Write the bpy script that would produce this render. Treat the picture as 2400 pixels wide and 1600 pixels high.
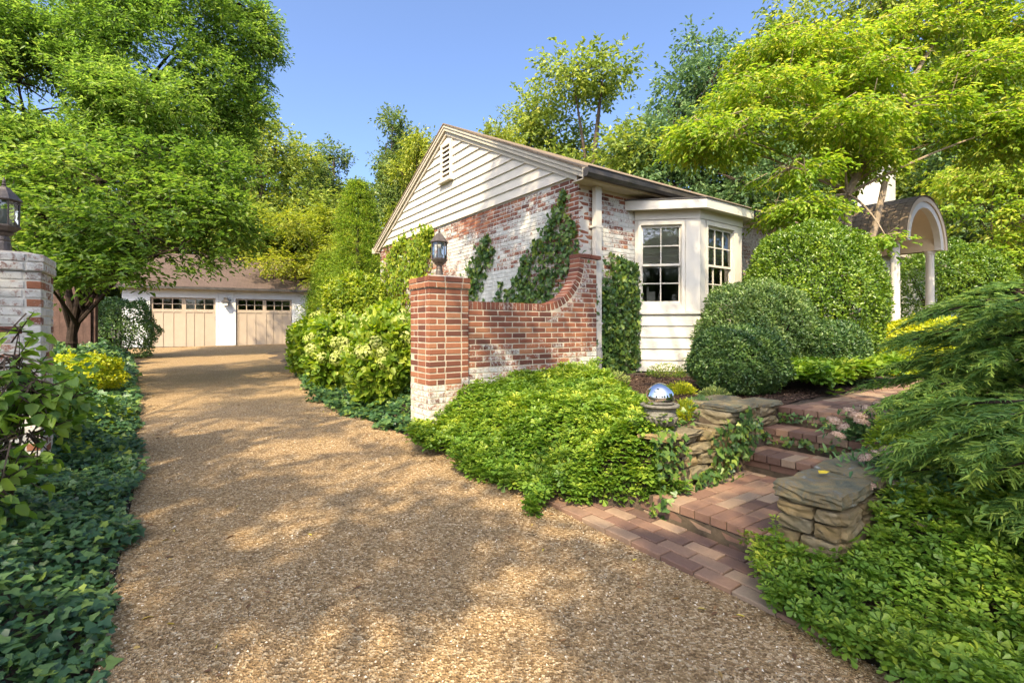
import bpy, math, random
import numpy as np
from mathutils import Vector, Matrix

for o in list(bpy.data.objects):
    bpy.data.objects.remove(o)
SC = bpy.context.scene
COL = SC.collection
R = math.radians
EYE = 1.40                      # camera height above the drive at its foot
F, CX, HOR = 1133.0, 1200.0, 768.0   # focal length, centre and horizon in photo pixels

# ------------------------------------------------------------------ camera
cam = bpy.data.cameras.new('camera')
cam.sensor_width = 36.0
cam.lens = 17.0
cam.shift_y = -(800.0 - HOR) / 2400.0
cam.clip_end = 3000.0
cam.clip_start = 0.05
camo = bpy.data.objects.new('camera', cam)
COL.objects.link(camo)
camo.location = (0, 0, EYE)
camo.rotation_euler = (R(90), 0, 0)
SC.camera = camo

# ------------------------------------------------------------------ world, sun, exposure
SUN_EL = R(47)
SH = Vector((-0.25, -0.968, 0)).normalized()
SUND = Vector((SH.x * math.cos(SUN_EL), SH.y * math.cos(SUN_EL), math.sin(SUN_EL)))
w = bpy.data.worlds.new('World')
SC.world = w
w.use_nodes = True
nt = w.node_tree
bg = nt.nodes['Background']
sky = nt.nodes.new('ShaderNodeTexSky')
sky.sky_type = 'NISHITA'
sky.sun_disc = False
sky.sun_elevation = SUN_EL
sky.sun_rotation = math.atan2(SH.x, SH.y)
sky.altitude = 100
sky.air_density = 0.65
sky.dust_density = 4.2
sky.ozone_density = 5.0
nt.links.new(sky.outputs[0], bg.inputs[0])
bg.inputs[1].default_value = 0.15
sl = bpy.data.lights.new('sun', 'SUN')
sl.energy = 3.1
sl.angle = R(0.6)
sl.color = (1.0, 0.84, 0.58)
so = bpy.data.objects.new('sun', sl)
COL.objects.link(so)
so.location = (-5, -12, 20)
so.rotation_euler = SUND.to_track_quat('Z', 'Y').to_euler()
SC.view_settings.view_transform = 'Standard'
SC.view_settings.look = 'None'
SC.view_settings.exposure = 1.62
SC.view_settings.gamma = 1.0
SC.cycles.max_bounces = 8
SC.cycles.diffuse_bounces = 4
SC.cycles.transmission_bounces = 5
SC.cycles.transparent_max_bounces = 10
SC.cycles.caustics_reflective = False
SC.cycles.caustics_refractive = False

# ------------------------------------------------------------------ site frame
# u runs along the house front (away to the right), v along the gable and the drive (away to the left)
TH = math.atan2(0.5817, 0.8135)
U = np.array([math.cos(TH), math.sin(TH)])
V = np.array([-math.sin(TH), math.cos(TH)])
P0 = np.array([-0.907, 5.30])

def site(a, b, h=0.0):
    p = P0 + a * U + b * V
    return (p[0], p[1], h + EYE)

def ab(X, Y):
    dx, dy = X - P0[0], Y - P0[1]
    return dx * U[0] + dy * U[1], dx * V[0] + dy * V[1]

def pix(px, py, Y):
    return ((px - CX) / F * Y, Y, (HOR - py) / F * Y + EYE)

def sst(x, e0, e1):
    t = np.clip((x - e0) / (e1 - e0), 0, 1)
    return t * t * (3 - 2 * t)

def plane_h(Y):
    return -1.40 + 0.0275 * np.clip(Y, -4, 26)

def terrain(X, Y):
    """ground height relative to the eye"""
    X = np.asarray(X, float); Y = np.asarray(Y, float)
    a, b = ab(X, Y)
    pl = plane_h(Y)
    bed = np.clip(-0.87 + 0.085 * (a - 0.5), -0.95, -0.70)
    zr = pl + (bed - pl) * sst(a, -0.12, 0.55)
    # stair cut
    cut = np.where(a < 0.4, np.minimum(pl, -1.32), np.where(a < 1.45, -1.33, -1.33 + 0.5 * sst(a, 1.45, 2.3)))
    be = -2.22 - 1.0 * np.clip(a, 0, .5)
    bl = np.where(a < .5, 1 - sst(b, be - .04, be + .14), 1 - sst(b, -2.74, -2.70))
    instair = sst(b, -3.60, -3.54) * bl * (1 - sst(a, 6.3, 6.6))
    low = pl + (np.clip(-1.1 + 0.2 * (a - 0.4), -1.2, -0.74) - pl) * sst(a, -0.05, 0.8)
    wlow = 1 - sst(b, -3.62, -3.55)
    zr = zr * (1 - wlow) + low * wlow
    zr = zr * (1 - instair) + cut * instair
    # beyond the pillar, between drive and gable
    wfar = sst(b, 0.2, 0.9)
    farb = pl + (np.clip(pl + 0.2, -1.3, -0.75) - pl) * sst(a, -0.3 + 0.06 * np.maximum(b, 0), 0.6 + 0.06 * np.maximum(b, 0))
    zr = zr * (1 - wfar) + farb * wfar
    zl = pl + 0.22 * (1 - sst(a, -3.5 - 0.03 * np.maximum(b, 0), -2.6 - 0.03 * np.maximum(b, 0)))
    z = np.where(a > -1.3, zr, zl)
    edge = sst(b, 13.0, 16.0)
    return z * (1 - edge) + pl * edge

def tz(X, Y):
    return float(terrain(np.array([X]), np.array([Y]))[0]) + EYE

# ------------------------------------------------------------------ mesh helpers
class MB:
    def __init__(s):
        s.v = []; s.f = []
    def add(s, vs, fs):
        n = len(s.v)
        s.v.extend([tuple(p) for p in vs])
        s.f.extend([tuple(i + n for i in f) for f in fs])
        return s
    def hexa(s, p):   # p: 4 bottom (ccw from above), 4 top
        return s.add(p, [(3, 2, 1, 0), (4, 5, 6, 7), (0, 1, 5, 4), (1, 2, 6, 5), (2, 3, 7, 6), (3, 0, 4, 7)])
    def box(s, x0, x1, y0, y1, z0, z1):
        return s.hexa([(x0, y0, z0), (x1, y0, z0), (x1, y1, z0), (x0, y1, z0), (x0, y0, z1), (x1, y0, z1), (x1, y1, z1), (x0, y1, z1)])
    def tube(s, pts, rad, k=7, cap=True):
        pts = [Vector(p) for p in pts]
        n = len(pts); base = len(s.v)
        ref = None
        for i, p in enumerate(pts):
            t = (pts[min(i + 1, n - 1)] - pts[max(i - 1, 0)]).normalized()
            if ref is None:
                ref = t.orthogonal().normalized()
            ref = (ref - t * ref.dot(t)).normalized()
            bn = t.cross(ref)
            r = rad[i] if hasattr(rad, '__len__') else rad
            for j in range(k):
                an = 2 * math.pi * j / k
                q = p + (ref * math.cos(an) + bn * math.sin(an)) * r
                s.v.append(tuple(q))
        for i in range(n - 1):
            for j in range(k):
                a_, b_ = base + i * k + j, base + i * k + (j + 1) % k
                s.f.append((a_, b_, b_ + k, a_ + k))
        if cap:
            s.f.append(tuple(base + j for j in range(k))[::-1])
            s.f.append(tuple(base + (n - 1) * k + j for j in range(k)))
        return s
    def lathe(s, prof, k=16, cx=0, cy=0, rot=0.0):
        base = len(s.v)
        for r, z in prof:
            for j in range(k):
                an = 2 * math.pi * j / k + rot
                s.v.append((cx + r * math.cos(an), cy + r * math.sin(an), z))
        for i in range(len(prof) - 1):
            for j in range(k):
                a_, b_ = base + i * k + j, base + i * k + (j + 1) % k
                s.f.append((a_, b_, b_ + k, a_ + k))
        s.f.append(tuple(base + j for j in range(k))[::-1])
        s.f.append(tuple(base + (len(prof) - 1) * k + j for j in range(k)))
        return s
    def mesh(s, name, xf=None, smooth=False):
        me = bpy.data.meshes.new(name)
        vs = [xf(*p) for p in s.v] if xf else s.v
        me.from_pydata(vs, [], s.f)
        if smooth:
            me.polygons.foreach_set('use_smooth', [True] * len(me.polygons))
        me.update()
        return me
    def build(s, name, mat, parent=None, loc=None, rotz=0, xf=None, smooth=False):
        return obj(name, s.mesh(name, xf, smooth), mat, parent, loc, rotz)

def obj(name, me, mat, parent=None, loc=None, rotz=0):
    o = bpy.data.objects.new(name, me)
    COL.objects.link(o)
    if mat is not None and len(me.materials) == 0:
        me.materials.append(mat)
    o.parent = parent
    if loc is not None:
        o.location = loc
    if rotz:
        o.rotation_euler = (0, 0, rotz)
    return o

def tag(o, label=None, cat=None, group=None, kind=None):
    if label: o['label'] = label
    if cat: o['category'] = cat
    if group: o['group'] = group
    if kind: o['kind'] = kind
    return o

def thing(name, label, cat, loc=(0, 0, 0), rotz=0, group=None, kind=None):
    o = bpy.data.objects.new(name, None)
    o.empty_display_size = 0.1
    COL.objects.link(o)
    o.location = loc
    o.rotation_euler = (0, 0, rotz)
    return tag(o, label, cat, group, kind)

def np_mesh(name, verts, faces, tint=None, smooth=False):
    """verts (N,3), faces (M,k) as numpy; tint (N,) point attribute"""
    me = bpy.data.meshes.new(name)
    verts = np.ascontiguousarray(verts, dtype=np.float32)
    faces = np.ascontiguousarray(faces, dtype=np.int32)
    n, (m, k) = len(verts), faces.shape
    me.vertices.add(n)
    me.vertices.foreach_set('co', verts.ravel())
    me.loops.add(m * k)
    me.loops.foreach_set('vertex_index', faces.ravel())
    me.polygons.add(m)
    me.polygons.foreach_set('loop_start', np.arange(0, m * k, k, dtype=np.int32))
    me.polygons.foreach_set('loop_total', np.full(m, k, dtype=np.int32))
    if smooth:
        me.polygons.foreach_set('use_smooth', np.ones(m, dtype=bool))
    me.update(calc_edges=True)
    if tint is not None:
        at = me.attributes.new('tint', 'FLOAT', 'POINT')
        at.data.foreach_set('value', np.ascontiguousarray(tint, dtype=np.float32))
    return me

# leaf templates: x towards the tip, y across, z along the normal
T_DIA = (np.array([(0, 0, 0), (.5, .5, .10), (1, 0, -.05), (.5, -.5, .10)]), np.array([(0, 2, 1), (0, 3, 2)]))
T_LEAF = (np.array([(0, 0, 0), (.28, .46, .10), (.68, .36, .06), (1, 0, -.10), (.68, -.36, .06), (.28, -.46, .10)]),
          np.array([(0, 3, 2, 1), (0, 5, 4, 3)]))
T_OBO = (np.array([(0, 0, 0), (.42, .26, .06), (.80, .48, .04), (1, 0, -.06), (.80, -.48, .04), (.42, -.26, .06)]), np.array([(0, 3, 2, 1), (0, 5, 4, 3)]))
T_IVY = (np.array([(0, 0, 0), (-.10, .36, .04), (.24, .58, .0), (.44, .27, .06), (1, 0, -.08), (.44, -.27, .06), (.24, -.58, 0), (-.10, -.36, .04)]),
         np.array([(0, 2, 1), (0, 3, 2), (0, 4, 3), (0, 5, 4), (0, 6, 5), (0, 7, 6)]))

def unit(a):
    return a / np.maximum(np.linalg.norm(a, axis=-1, keepdims=True), 1e-9)

def leaves_mesh(name, P, D, N, L, W, tmpl, tint):
    tv, tf = tmpl
    n = len(P); k = len(tv)
    D = unit(D)
    N = unit(N - D * np.sum(N * D, axis=1, keepdims=True))
    S = np.cross(N, D)
    L = np.broadcast_to(np.asarray(L, float), (n,))[:, None, None]
    W = np.broadcast_to(np.asarray(W, float), (n,))[:, None, None]
    vs = (P[:, None, :] + tv[None, :, 0:1] * L * D[:, None, :] + tv[None, :, 1:2] * W * S[:, None, :]
          + tv[None, :, 2:3] * L * N[:, None, :])
    fs = (np.arange(n)[:, None, None] * k + tf[None, :, :]).reshape(-1, tf.shape[1])
    return np_mesh(name, vs.reshape(-1, 3), fs, np.repeat(tint, k))

# ------------------------------------------------------------------ materials
def newmat(name):
    m = bpy.data.materials.new(name)
    m.use_nodes = True
    t = m.node_tree
    return m, t, t.nodes['Principled BSDF']

def N_(t, typ, **kw):
    n = t.nodes.new('ShaderNode' + typ)
    for k, v in kw.items():
        setattr(n, k, v)
    return n

def ramp(t, fac, stops, interp='LINEAR'):
    r = N_(t, 'ValToRGB')
    r.color_ramp.interpolation = interp
    e = r.color_ramp.elements
    while len(e) < len(stops):
        e.new(0.5)
    for i, (p, c) in enumerate(stops):
        e[i].position = p
        e[i].color = (*c, 1) if len(c) == 3 else c
    t.links.new(fac, r.inputs[0])
    return r.outputs[0]

def pos_noise(t, scale, detail=4, rough=0.6, co='Object', dist=0.0):
    if co == 'World':
        g = N_(t, 'NewGeometry').outputs['Position']
    else:
        g = N_(t, 'TexCoord').outputs[co]
    n = N_(t, 'TexNoise')
    n.inputs['Scale'].default_value = scale
    n.inputs['Detail'].default_value = detail
    n.inputs['Roughness'].default_value = rough
    n.inputs['Distortion'].default_value = dist
    t.links.new(g, n.inputs['Vector'])
    return n.outputs[0]

def bump(t, bsdf, h, strength=0.3, dist=0.01):
    b = N_(t, 'Bump')
    b.inputs['Strength'].default_value = strength
    b.inputs['Distance'].default_value = dist
    t.links.new(h, b.inputs['Height'])
    t.links.new(b.outputs[0], bsdf.inputs['Normal'])

def mixc(t, fac, a, b):
    m = N_(t, 'MixRGB')
    for i, s in ((0, fac), (1, a), (2, b)):
        if isinstance(s, (int, float)):
            m.inputs[i].default_value = s
        elif isinstance(s, tuple):
            m.inputs[i].default_value = (*s, 1)
        else:
            t.links.new(s, m.inputs[i])
    return m.outputs[0]

def math_(t, op, a, b=0.0):
    m = N_(t, 'Math', operation=op)
    for i, s in ((0, a), (1, b)):
        if isinstance(s, (int, float)):
            m.inputs[i].default_value = s
        else:
            t.links.new(s, m.inputs[i])
    return m.outputs[0]

def leafmat(name, stops, trans=0.4, rough=0.45, spec=0.35):
    m, t, b = newmat(name)
    at = N_(t, 'Attribute', attribute_name='tint')
    c = ramp(t, at.outputs['Fac'], stops)
    t.links.new(c, b.inputs['Base Color'])
    b.inputs['Roughness'].default_value = rough
    b.inputs['Specular IOR Level'].default_value = spec
    tr = N_(t, 'BsdfTranslucent')
    br = N_(t, 'HueSaturation')
    br.inputs['Saturation'].default_value = 1.1
    br.inputs['Value'].default_value = 1.5
    t.links.new(c, br.inputs['Color'])
    t.links.new(br.outputs[0], tr.inputs['Color'])
    mx = N_(t, 'MixShader')
    mx.inputs[0].default_value = trans
    t.links.new(b.outputs[0], mx.inputs[1])
    t.links.new(tr.outputs[0], mx.inputs[2])
    t.links.new(mx.outputs[0], t.nodes['Material Output'].inputs[0])
    return m

def plain(name, col, rough=0.6, var=0.12, scale=6.0, bmp=0.0, bscale=60, spec=0.4, metal=0.0, co='Object'):
    m, t, b = newmat(name)
    n = pos_noise(t, scale, 5, 0.6, co)
    lo = tuple(c * (1 - var) for c in col)
    hi = tuple(min(1, c * (1 + var)) for c in col)
    t.links.new(ramp(t, n, [(0.3, lo), (0.7, hi)]), b.inputs['Base Color'])
    b.inputs['Roughness'].default_value = rough
    b.inputs['Specular IOR Level'].default_value = spec
    b.inputs['Metallic'].default_value = metal
    if bmp:
        bump(t, b, pos_noise(t, bscale, 4, 0.6, co), bmp, 0.01)
    return m

def brickmat(name, use_attr=False, tones=None):
    """per brick: red channel = how much old whitewash is left, green = tone of the clay"""
    m, t, b = newmat(name)
    if use_attr:
        wash = N_(t, 'Attribute', attribute_name='wash').outputs['Fac']
        tone = N_(t, 'Attribute', attribute_name='tint').outputs['Fac']
    else:
        oi = N_(t, 'ObjectInfo')
        sp = N_(t, 'SeparateColor')
        t.links.new(oi.outputs['Color'], sp.inputs[0])
        wash, tone = sp.outputs[0], sp.outputs[1]
    tones = tones or [(0.0, (.12, .050, .036)), (0.35, (.235, .085, .050)), (0.7, (.32, .122, .064)), (1.0, (.40, .185, .095))]
    clay = ramp(t, tone, tones)
    fine = pos_noise(t, 55, 4, 0.7, 'World')
    clay = mixc(t, math_(t, 'MULTIPLY', fine, 0.5), clay, (.10, .035, .025))
    wn = pos_noise(t, 24, 7, 0.78, 'World', 0.4)
    thr = math_(t, 'SUBTRACT', math_(t, 'ADD', math_(t, 'MULTIPLY', wn, 2.0), math_(t, 'MULTIPLY', wash, 0.9)), 1.45)
    msk = math_(t, 'MULTIPLY', thr, 3.5)
    msk.node.use_clamp = True
    dirt = pos_noise(t, 7, 4, 0.6, 'World')
    white = ramp(t, dirt, [(0.3, (.42, .415, .365)), (0.65, (.64, .62, .56))])
    t.links.new(mixc(t, msk, clay, white), b.inputs['Base Color'])
    b.inputs['Roughness'].default_value = 0.85
    b.inputs['Specular IOR Level'].default_value = 0.25
    bump(t, b, pos_noise(t, 90, 4, 0.7, 'World'), 0.35, 0.004)
    return m

M = {}
M['brick'] = brickmat('brick_clay')
M['brick_j'] = brickmat('brick_clay_joined', True)
PAVE = [(0.0, (.135, .090, .066)), (0.3, (.235, .140, .094)), (0.65, (.30, .195, .125)), (1.0, (.35, .265, .175))]
M['paver'] = brickmat('brick_paver', False, PAVE)
M['mortar'] = plain('mortar_lime', (.50, .43, .33), 0.95, 0.16, 9, 0.3, 120, 0.1)
M['mortar_white'] = plain('mortar_limewashed', (.54, .515, .45), 0.95, 0.15, 7, 0.3, 120, 0.1)
M['sand_joint'] = plain('sand_joint', (.10, .075, .05), 0.95, 0.3, 20, 0.3, 150, 0.1)
M['clap'] = plain('cream_painted_boards', (.64, .58, .475), 0.5, 0.05, 3, 0.06, 40, 0.4)
M['trim'] = plain('tan_painted_trim', (.50, .44, .34), 0.5, 0.08, 4, 0.05, 40, 0.4)
M['white'] = plain('white_painted_wood', (.60, .56, .475), 0.45, 0.05, 4, 0.05, 30, 0.4)
M['garage_white'] = plain('white_siding_paint', (.62, .63, .62), 0.5, 0.05, 4, 0.04, 30, 0.4)
M['door_tan'] = plain('tan_door_paint', (.40, .32, .235), 0.5, 0.05, 3, 0.04, 30, 0.4)
M['gutter'] = plain('dark_bronze_gutter', (.055, .048, .042), 0.45, 0.5, 5, 0.05, 30, 0.5)
M['lead'] = plain('grey_cast_boot', (.20, .20, .20), 0.6, 0.25, 12, 0.15, 60)
M['lantern'] = plain('weathered_bronze_lantern', (.105, .085, .072), 0.5, 0.3, 25, 0.1, 120, 0.5, 0.35)
M['bark'] = plain('grey_brown_bark', (.085, .062, .045), 0.9, 0.45, 12, 0.8, 35, 0.15)
M['bark_dark'] = plain('dark_brown_bark', (.032, .022, .016), 0.9, 0.4, 12, 0.8, 35, 0.15)
M['bark_pale'] = plain('pale_tan_bark', (.27, .21, .145), 0.85, 0.3, 14, 0.5, 40, 0.15)
M['fence'] = plain('dark_brown_stained_boards', (.085, .050, .038), 0.8, 0.3, 8, 0.3, 60, 0.2)
M['mulch'] = plain('shredded_bark_mulch', (.060, .036, .024), 0.95, 0.7, 60, 0.9, 120, 0.15)
M['urn'] = plain('weathered_cast_stone', (.155, .145, .12), 0.75, 0.5, 25, 0.4, 90, 0.25)
M['blind'] = plain('cream_roman_shade', (.80, .77, .66), 0.8, 0.05, 5)
M['room'] = plain('dim_green_room_paint', (.60, .64, .42), 0.8, 0.05, 3)
M['candle'] = plain('white_lamp_sleeve', (.70, .68, .60), 0.6, 0.05, 5)
M['chrome'] = plain('polished_steel', (.80, .80, .80), 0.045, 0.02, 2, 0, 1, 0.5, 1.0)
M['soffit'] = plain('cream_stucco', (.60, .48, .32), 0.7, 0.05, 4)
M['yellow'] = plain('fallen_leaf_yellow', (.62, .46, .03), 0.6, 0.15, 30)

def mk_glass():
    m, t, b = newmat('window_glass')
    t.nodes.remove(b)
    tr = N_(t, 'BsdfTransparent'); tr.inputs[0].default_value = (.94, .96, .93, 1)
    gl = N_(t, 'BsdfGlossy'); gl.inputs['Roughness'].default_value = 0.015
    fr = N_(t, 'Fresnel'); fr.inputs['IOR'].default_value = 2.3
    mx = N_(t, 'MixShader')
    nb = N_(t, 'Bump'); nb.inputs['Strength'].default_value = 0.12; nb.inputs['Distance'].default_value = 0.02
    t.links.new(pos_noise(t, 3.5, 2), nb.inputs['Height'])
    t.links.new(nb.outputs[0], gl.inputs['Normal'])
    t.links.new(fr.outputs[0], mx.inputs[0])
    t.links.new(tr.outputs[0], mx.inputs[1]); t.links.new(gl.outputs[0], mx.inputs[2])
    t.links.new(mx.outputs[0], t.nodes['Material Output'].inputs[0])
    return m
M['glass'] = mk_glass()

def mk_gravel():
    m, t, b = newmat('pea_gravel')
    g = N_(t, 'TexCoord').outputs['Object']
    vo = N_(t, 'TexVoronoi'); vo.inputs['Scale'].default_value = 85
    t.links.new(g, vo.inputs['Vector'])
    vo2 = N_(t, 'TexVoronoi'); vo2.inputs['Scale'].default_value = 190
    t.links.new(g, vo2.inputs['Vector'])
    sp = N_(t, 'SeparateColor'); t.links.new(vo.outputs['Color'], sp.inputs[0])
    c = ramp(t, sp.outputs[0], [(0, (.14, .084, .036)), (.35, (.29, .185, .083)), (.75, (.44, .300, .148)), (1, (.64, .50, .31))])
    big = pos_noise(t, 1.3, 5, 0.65)
    c = mixc(t, math_(t, 'MULTIPLY', big, 0.35), c, (.19, .120, .060))
    t.links.new(c, b.inputs['Base Color'])
    b.inputs['Roughness'].default_value = 0.9
    b.inputs['Specular IOR Level'].default_value = 0.2
    h = math_(t, 'ADD', vo.outputs['Distance'], math_(t, 'MULTIPLY', vo2.outputs['Distance'], 0.5))
    bump(t, b, h, 0.9, 0.012)
    return m
M['gravel'] = mk_gravel()
m_, t_, b_ = newmat('gravel_stone')
t_.links.new(ramp(t_, N_(t_, 'Attribute', attribute_name='tint').outputs['Fac'],
             [(0, (.11, .065, .030)), (.4, (.26, .170, .084)), (.8, (.43, .305, .165)), (.93, (.60, .47, .29)), (1, (.80, .73, .58))]), b_.inputs['Base Color'])
b_.inputs['Roughness'].default_value = 0.85
M['pebble'] = m_

def mk_soil():
    m, t, b = newmat('soil_and_lawn')
    n = pos_noise(t, 0.35, 4, 0.6)
    fine = pos_noise(t, 30, 5, 0.7)
    soil = ramp(t, fine, [(.3, (.030, .020, .012)), (.7, (.085, .058, .036))])
    grass = ramp(t, fine, [(.3, (.045, .075, .012)), (.7, (.13, .17, .035))])
    t.links.new(mixc(t, ramp(t, n, [(.60, (0, 0, 0)), (.75, (.7, .7, .7))]), soil, grass), b.inputs['Base Color'])
    b.inputs['Roughness'].default_value = 0.95
    bump(t, b, fine, 0.8, 0.02)
    return m
M['soil'] = mk_soil()

def mk_shingle(name, c0, c1, scale=9):
    m, t, b = newmat(name)
    co = N_(t, 'TexCoord').outputs['Object']
    br = N_(t, 'TexBrick')
    br.inputs['Scale'].default_value = 1.0
    br.inputs['Brick Width'].default_value = 0.28
    br.inputs['Row Height'].default_value = 0.13
    br.inputs['Mortar Size'].default_value = 0.008
    br.inputs['Color1'].default_value = (*c0, 1); br.inputs['Color2'].default_value = (*c1, 1)
    br.inputs['Mortar'].default_value = tuple(x * .5 for x in c0) + (1,)
    t.links.new(co, br.inputs['Vector'])
    n = pos_noise(t, scale, 5, 0.7)
    c = mixc(t, math_(t, 'MULTIPLY', n, 0.55), br.outputs['Color'], tuple(x * 0.6 for x in c0))
    t.links.new(c, b.inputs['Base Color'])
    b.inputs['Roughness'].default_value = 0.95
    bump(t, b, pos_noise(t, 150, 3), 0.5, 0.006)
    return m
M['shingle_red'] = mk_shingle('red_brown_asphalt_shingle', (.090, .060, .048), (.125, .085, .068))
M['shingle_tan'] = mk_shingle('tan_brown_asphalt_shingle', (.20, .145, .090), (.26, .19, .12))

def mk_stone():
    m, t, b = newmat('mossy_fieldstone')
    oi = N_(t, 'ObjectInfo')
    n = pos_noise(t, 9, 6, 0.7, 'World')
    w_ = N_(t, 'TexWave'); w_.inputs['Scale'].default_value = 6; w_.inputs['Distortion'].default_value = 9
    w_.bands_direction = 'Z'
    t.links.new(N_(t, 'NewGeometry').outputs['Position'], w_.inputs['Vector'])
    c = ramp(t, oi.outputs['Random'], [(0, (.20, .140, .055)), (.4, (.32, .225, .095)), (.75, (.28, .215, .11)), (1, (.19, .16, .095))])
    c = mixc(t, math_(t, 'MULTIPLY', w_.outputs['Fac'], 0.4), c, (.11, .085, .045))
    c = mixc(t, ramp(t, n, [(.50, (0, 0, 0)), (.70, (.6, .6, .6))]), c, (.38, .34, .24))
    moss = pos_noise(t, 5, 5, 0.7, 'World')
    c = mixc(t, ramp(t, moss, [(.52, (0, 0, 0)), (.68, (.6, .6, .6))]), c, (.10, .115, .03))
    t.links.new(c, b.inputs['Base Color'])
    b.inputs['Roughness'].default_value = 0.85
    bump(t, b, math_(t, 'ADD', pos_noise(t, 28, 7, 0.8, 'World'), math_(t, 'MULTIPLY', w_.outputs['Fac'], .6)), 1.0, 0.02)
    return m
M['stone'] = mk_stone()
m_, t_, b_ = newmat('grey_slate_cap')
n_ = pos_noise(t_, 7, 6, 0.75, 'World', 0.8)
t_.links.new(ramp(t_, n_, [(.3, (.07, .075, .058)), (.45, (.14, .135, .085)), (.55, (.22, .165, .075)), (.62, (.16, .155, .12)), (.74, (.46, .45, .41))]), b_.inputs['Base Color'])
b_.inputs['Roughness'].default_value = 0.7
bump(t_, b_, pos_noise(t_, 22, 7, 0.8, 'World', 0.6), 1.0, 0.02)
M['slate'] = m_

# foliage colours (dark to light within each kind)
M['lf_beech'] = leafmat('beech_leaf', [(0, (.055, .115, .022)), (.45, (.130, .220, .035)), (.8, (.235, .325, .055)), (1, (.39, .44, .10))], .5)
M['lf_oak'] = leafmat('willow_oak_leaf', [(0, (.085, .160, .030)), (.5, (.175, .280, .050)), (.85, (.29, .38, .08)), (1, (.43, .47, .14))], .55)
M['lf_far'] = leafmat('far_green_leaf', [(0, (0.104, 0.157, 0.038)), (.5, (0.232, 0.305, 0.056)), (.9, (0.440, 0.453, 0.085)), (1, (0.696, 0.535, 0.114))], .4)
M['lf_fardark'] = leafmat('far_dark_leaf', [(0, (0.066, 0.111, 0.034)), (.6, (0.144, 0.213, 0.056)), (1, (0.325, 0.351, 0.085))], .35)
M['lf_farblue'] = leafmat('far_bluegreen_leaf', [(0, (0.069, 0.130, 0.056)), (.6, (0.139, 0.231, 0.085)), (1, (0.278, 0.351, 0.114))], .35)
M['lf_faryel'] = leafmat('far_yellow_leaf', [(0, (.13, .19, .03)), (.5, (.26, .31, .045)), (.85, (.42, .42, .06)), (1, (.55, .45, .08))], .45)
M['lf_dog'] = leafmat('yellowing_dogwood_leaf', [(0, (.11, .22, .028)), (.35, (.20, .315, .038)), (.6, (.31, .40, .052)), (.82, (.43, .44, .070)), (.96, (.54, .45, .12)), (1, (.52, .32, .13))], .5)
M['lf_box'] = leafmat('boxwood_leaf', [(0, (.045, .105, .014)), (.45, (.125, .215, .022)), (.85, (.24, .34, .032)), (1, (.42, .48, .06))], .3, .36, .5)
M['lf_box2'] = leafmat('dwarf_boxwood_leaf', [(0, (.050, .110, .030)), (.5, (.125, .205, .050)), (.9, (.23, .315, .075)), (1, (.37, .44, .12))], .28, .4, .5)
M['lf_box3'] = leafmat('dark_boxwood_leaf', [(0, (.036, .090, .026)), (.5, (.090, .165, .040)), (.9, (.175, .26, .056)), (1, (.32, .40, .09))], .28, .4, .5)
M['lf_gold'] = leafmat('golden_hedge_leaf', [(0, (0.174, 0.261, 0.017)), (.5, (0.392, 0.450, 0.029)), (1, (0.725, 0.667, 0.043))], .4)
M['lf_pachy'] = leafmat('pachysandra_leaf', [(0, (.070, .165, .022)), (.5, (.155, .265, .032)), (.85, (.28, .37, .040)), (1, (.46, .50, .06))], .38, .42, .4)
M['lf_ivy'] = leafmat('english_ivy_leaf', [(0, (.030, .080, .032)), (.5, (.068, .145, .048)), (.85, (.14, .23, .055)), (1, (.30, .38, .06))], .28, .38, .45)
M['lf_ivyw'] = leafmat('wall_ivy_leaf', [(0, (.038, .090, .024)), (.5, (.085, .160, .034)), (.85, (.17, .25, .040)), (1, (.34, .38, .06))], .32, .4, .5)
M['lf_ivyl'] = leafmat('sun_tinted_ivy_leaf', [(0, (0.102, 0.189, 0.022)), (.5, (0.232, 0.319, 0.032)), (1, (0.478, 0.493, 0.058))], .4, .4, .4)  # lighter copy of the ivy leaf, sunlight put into its colour
M['lf_vib'] = leafmat('viburnum_leaf', [(0, (0.073, 0.158, 0.026)), (.5, (0.166, 0.281, 0.042)), (.9, (0.311, 0.414, 0.060)), (1, (0.519, 0.530, 0.085))], .42, .4, .4)
M['lf_hyd'] = leafmat('hydrangea_leaf', [(0, (0.102, 0.189, 0.022)), (.5, (0.217, 0.319, 0.032)), (1, (0.435, 0.478, 0.058))], .42, .45, .35)
M['hyd_fl'] = leafmat('hydrangea_petal', [(0, (.30, .36, .08)), (.5, (.46, .50, .14)), (1, (.62, .62, .26))], .35, .7, .2)
M['lf_con'] = leafmat('threadleaf_cypress', [(0, (.045, .110, .028)), (.45, (.115, .215, .042)), (.75, (.24, .34, .055)), (1, (.45, .52, .09))], .3, .55, .25)
M['lf_feather'] = leafmat('feathery_conifer', [(0, (0.116, 0.203, 0.029)), (.5, (0.232, 0.341, 0.043)), (1, (0.435, 0.450, 0.072))], .4, .6, .2)
M['lf_sed'] = leafmat('sedum_leaf', [(0, (0.072, 0.160, 0.058)), (.6, (0.145, 0.261, 0.087)), (1, (0.275, 0.377, 0.116))], .3, .5, .3)
M['sed_fl'] = leafmat('sedum_flower', [(0, (.30, .20, .14)), (.6, (.47, .34, .26)), (1, (.60, .48, .38))], .25, .8, .1)
M['lf_thyme'] = leafmat('thyme_leaf', [(0, (0.116, 0.174, 0.058)), (.6, (0.246, 0.319, 0.087)), (1, (0.478, 0.507, 0.145))], .3, .6, .2)

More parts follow.
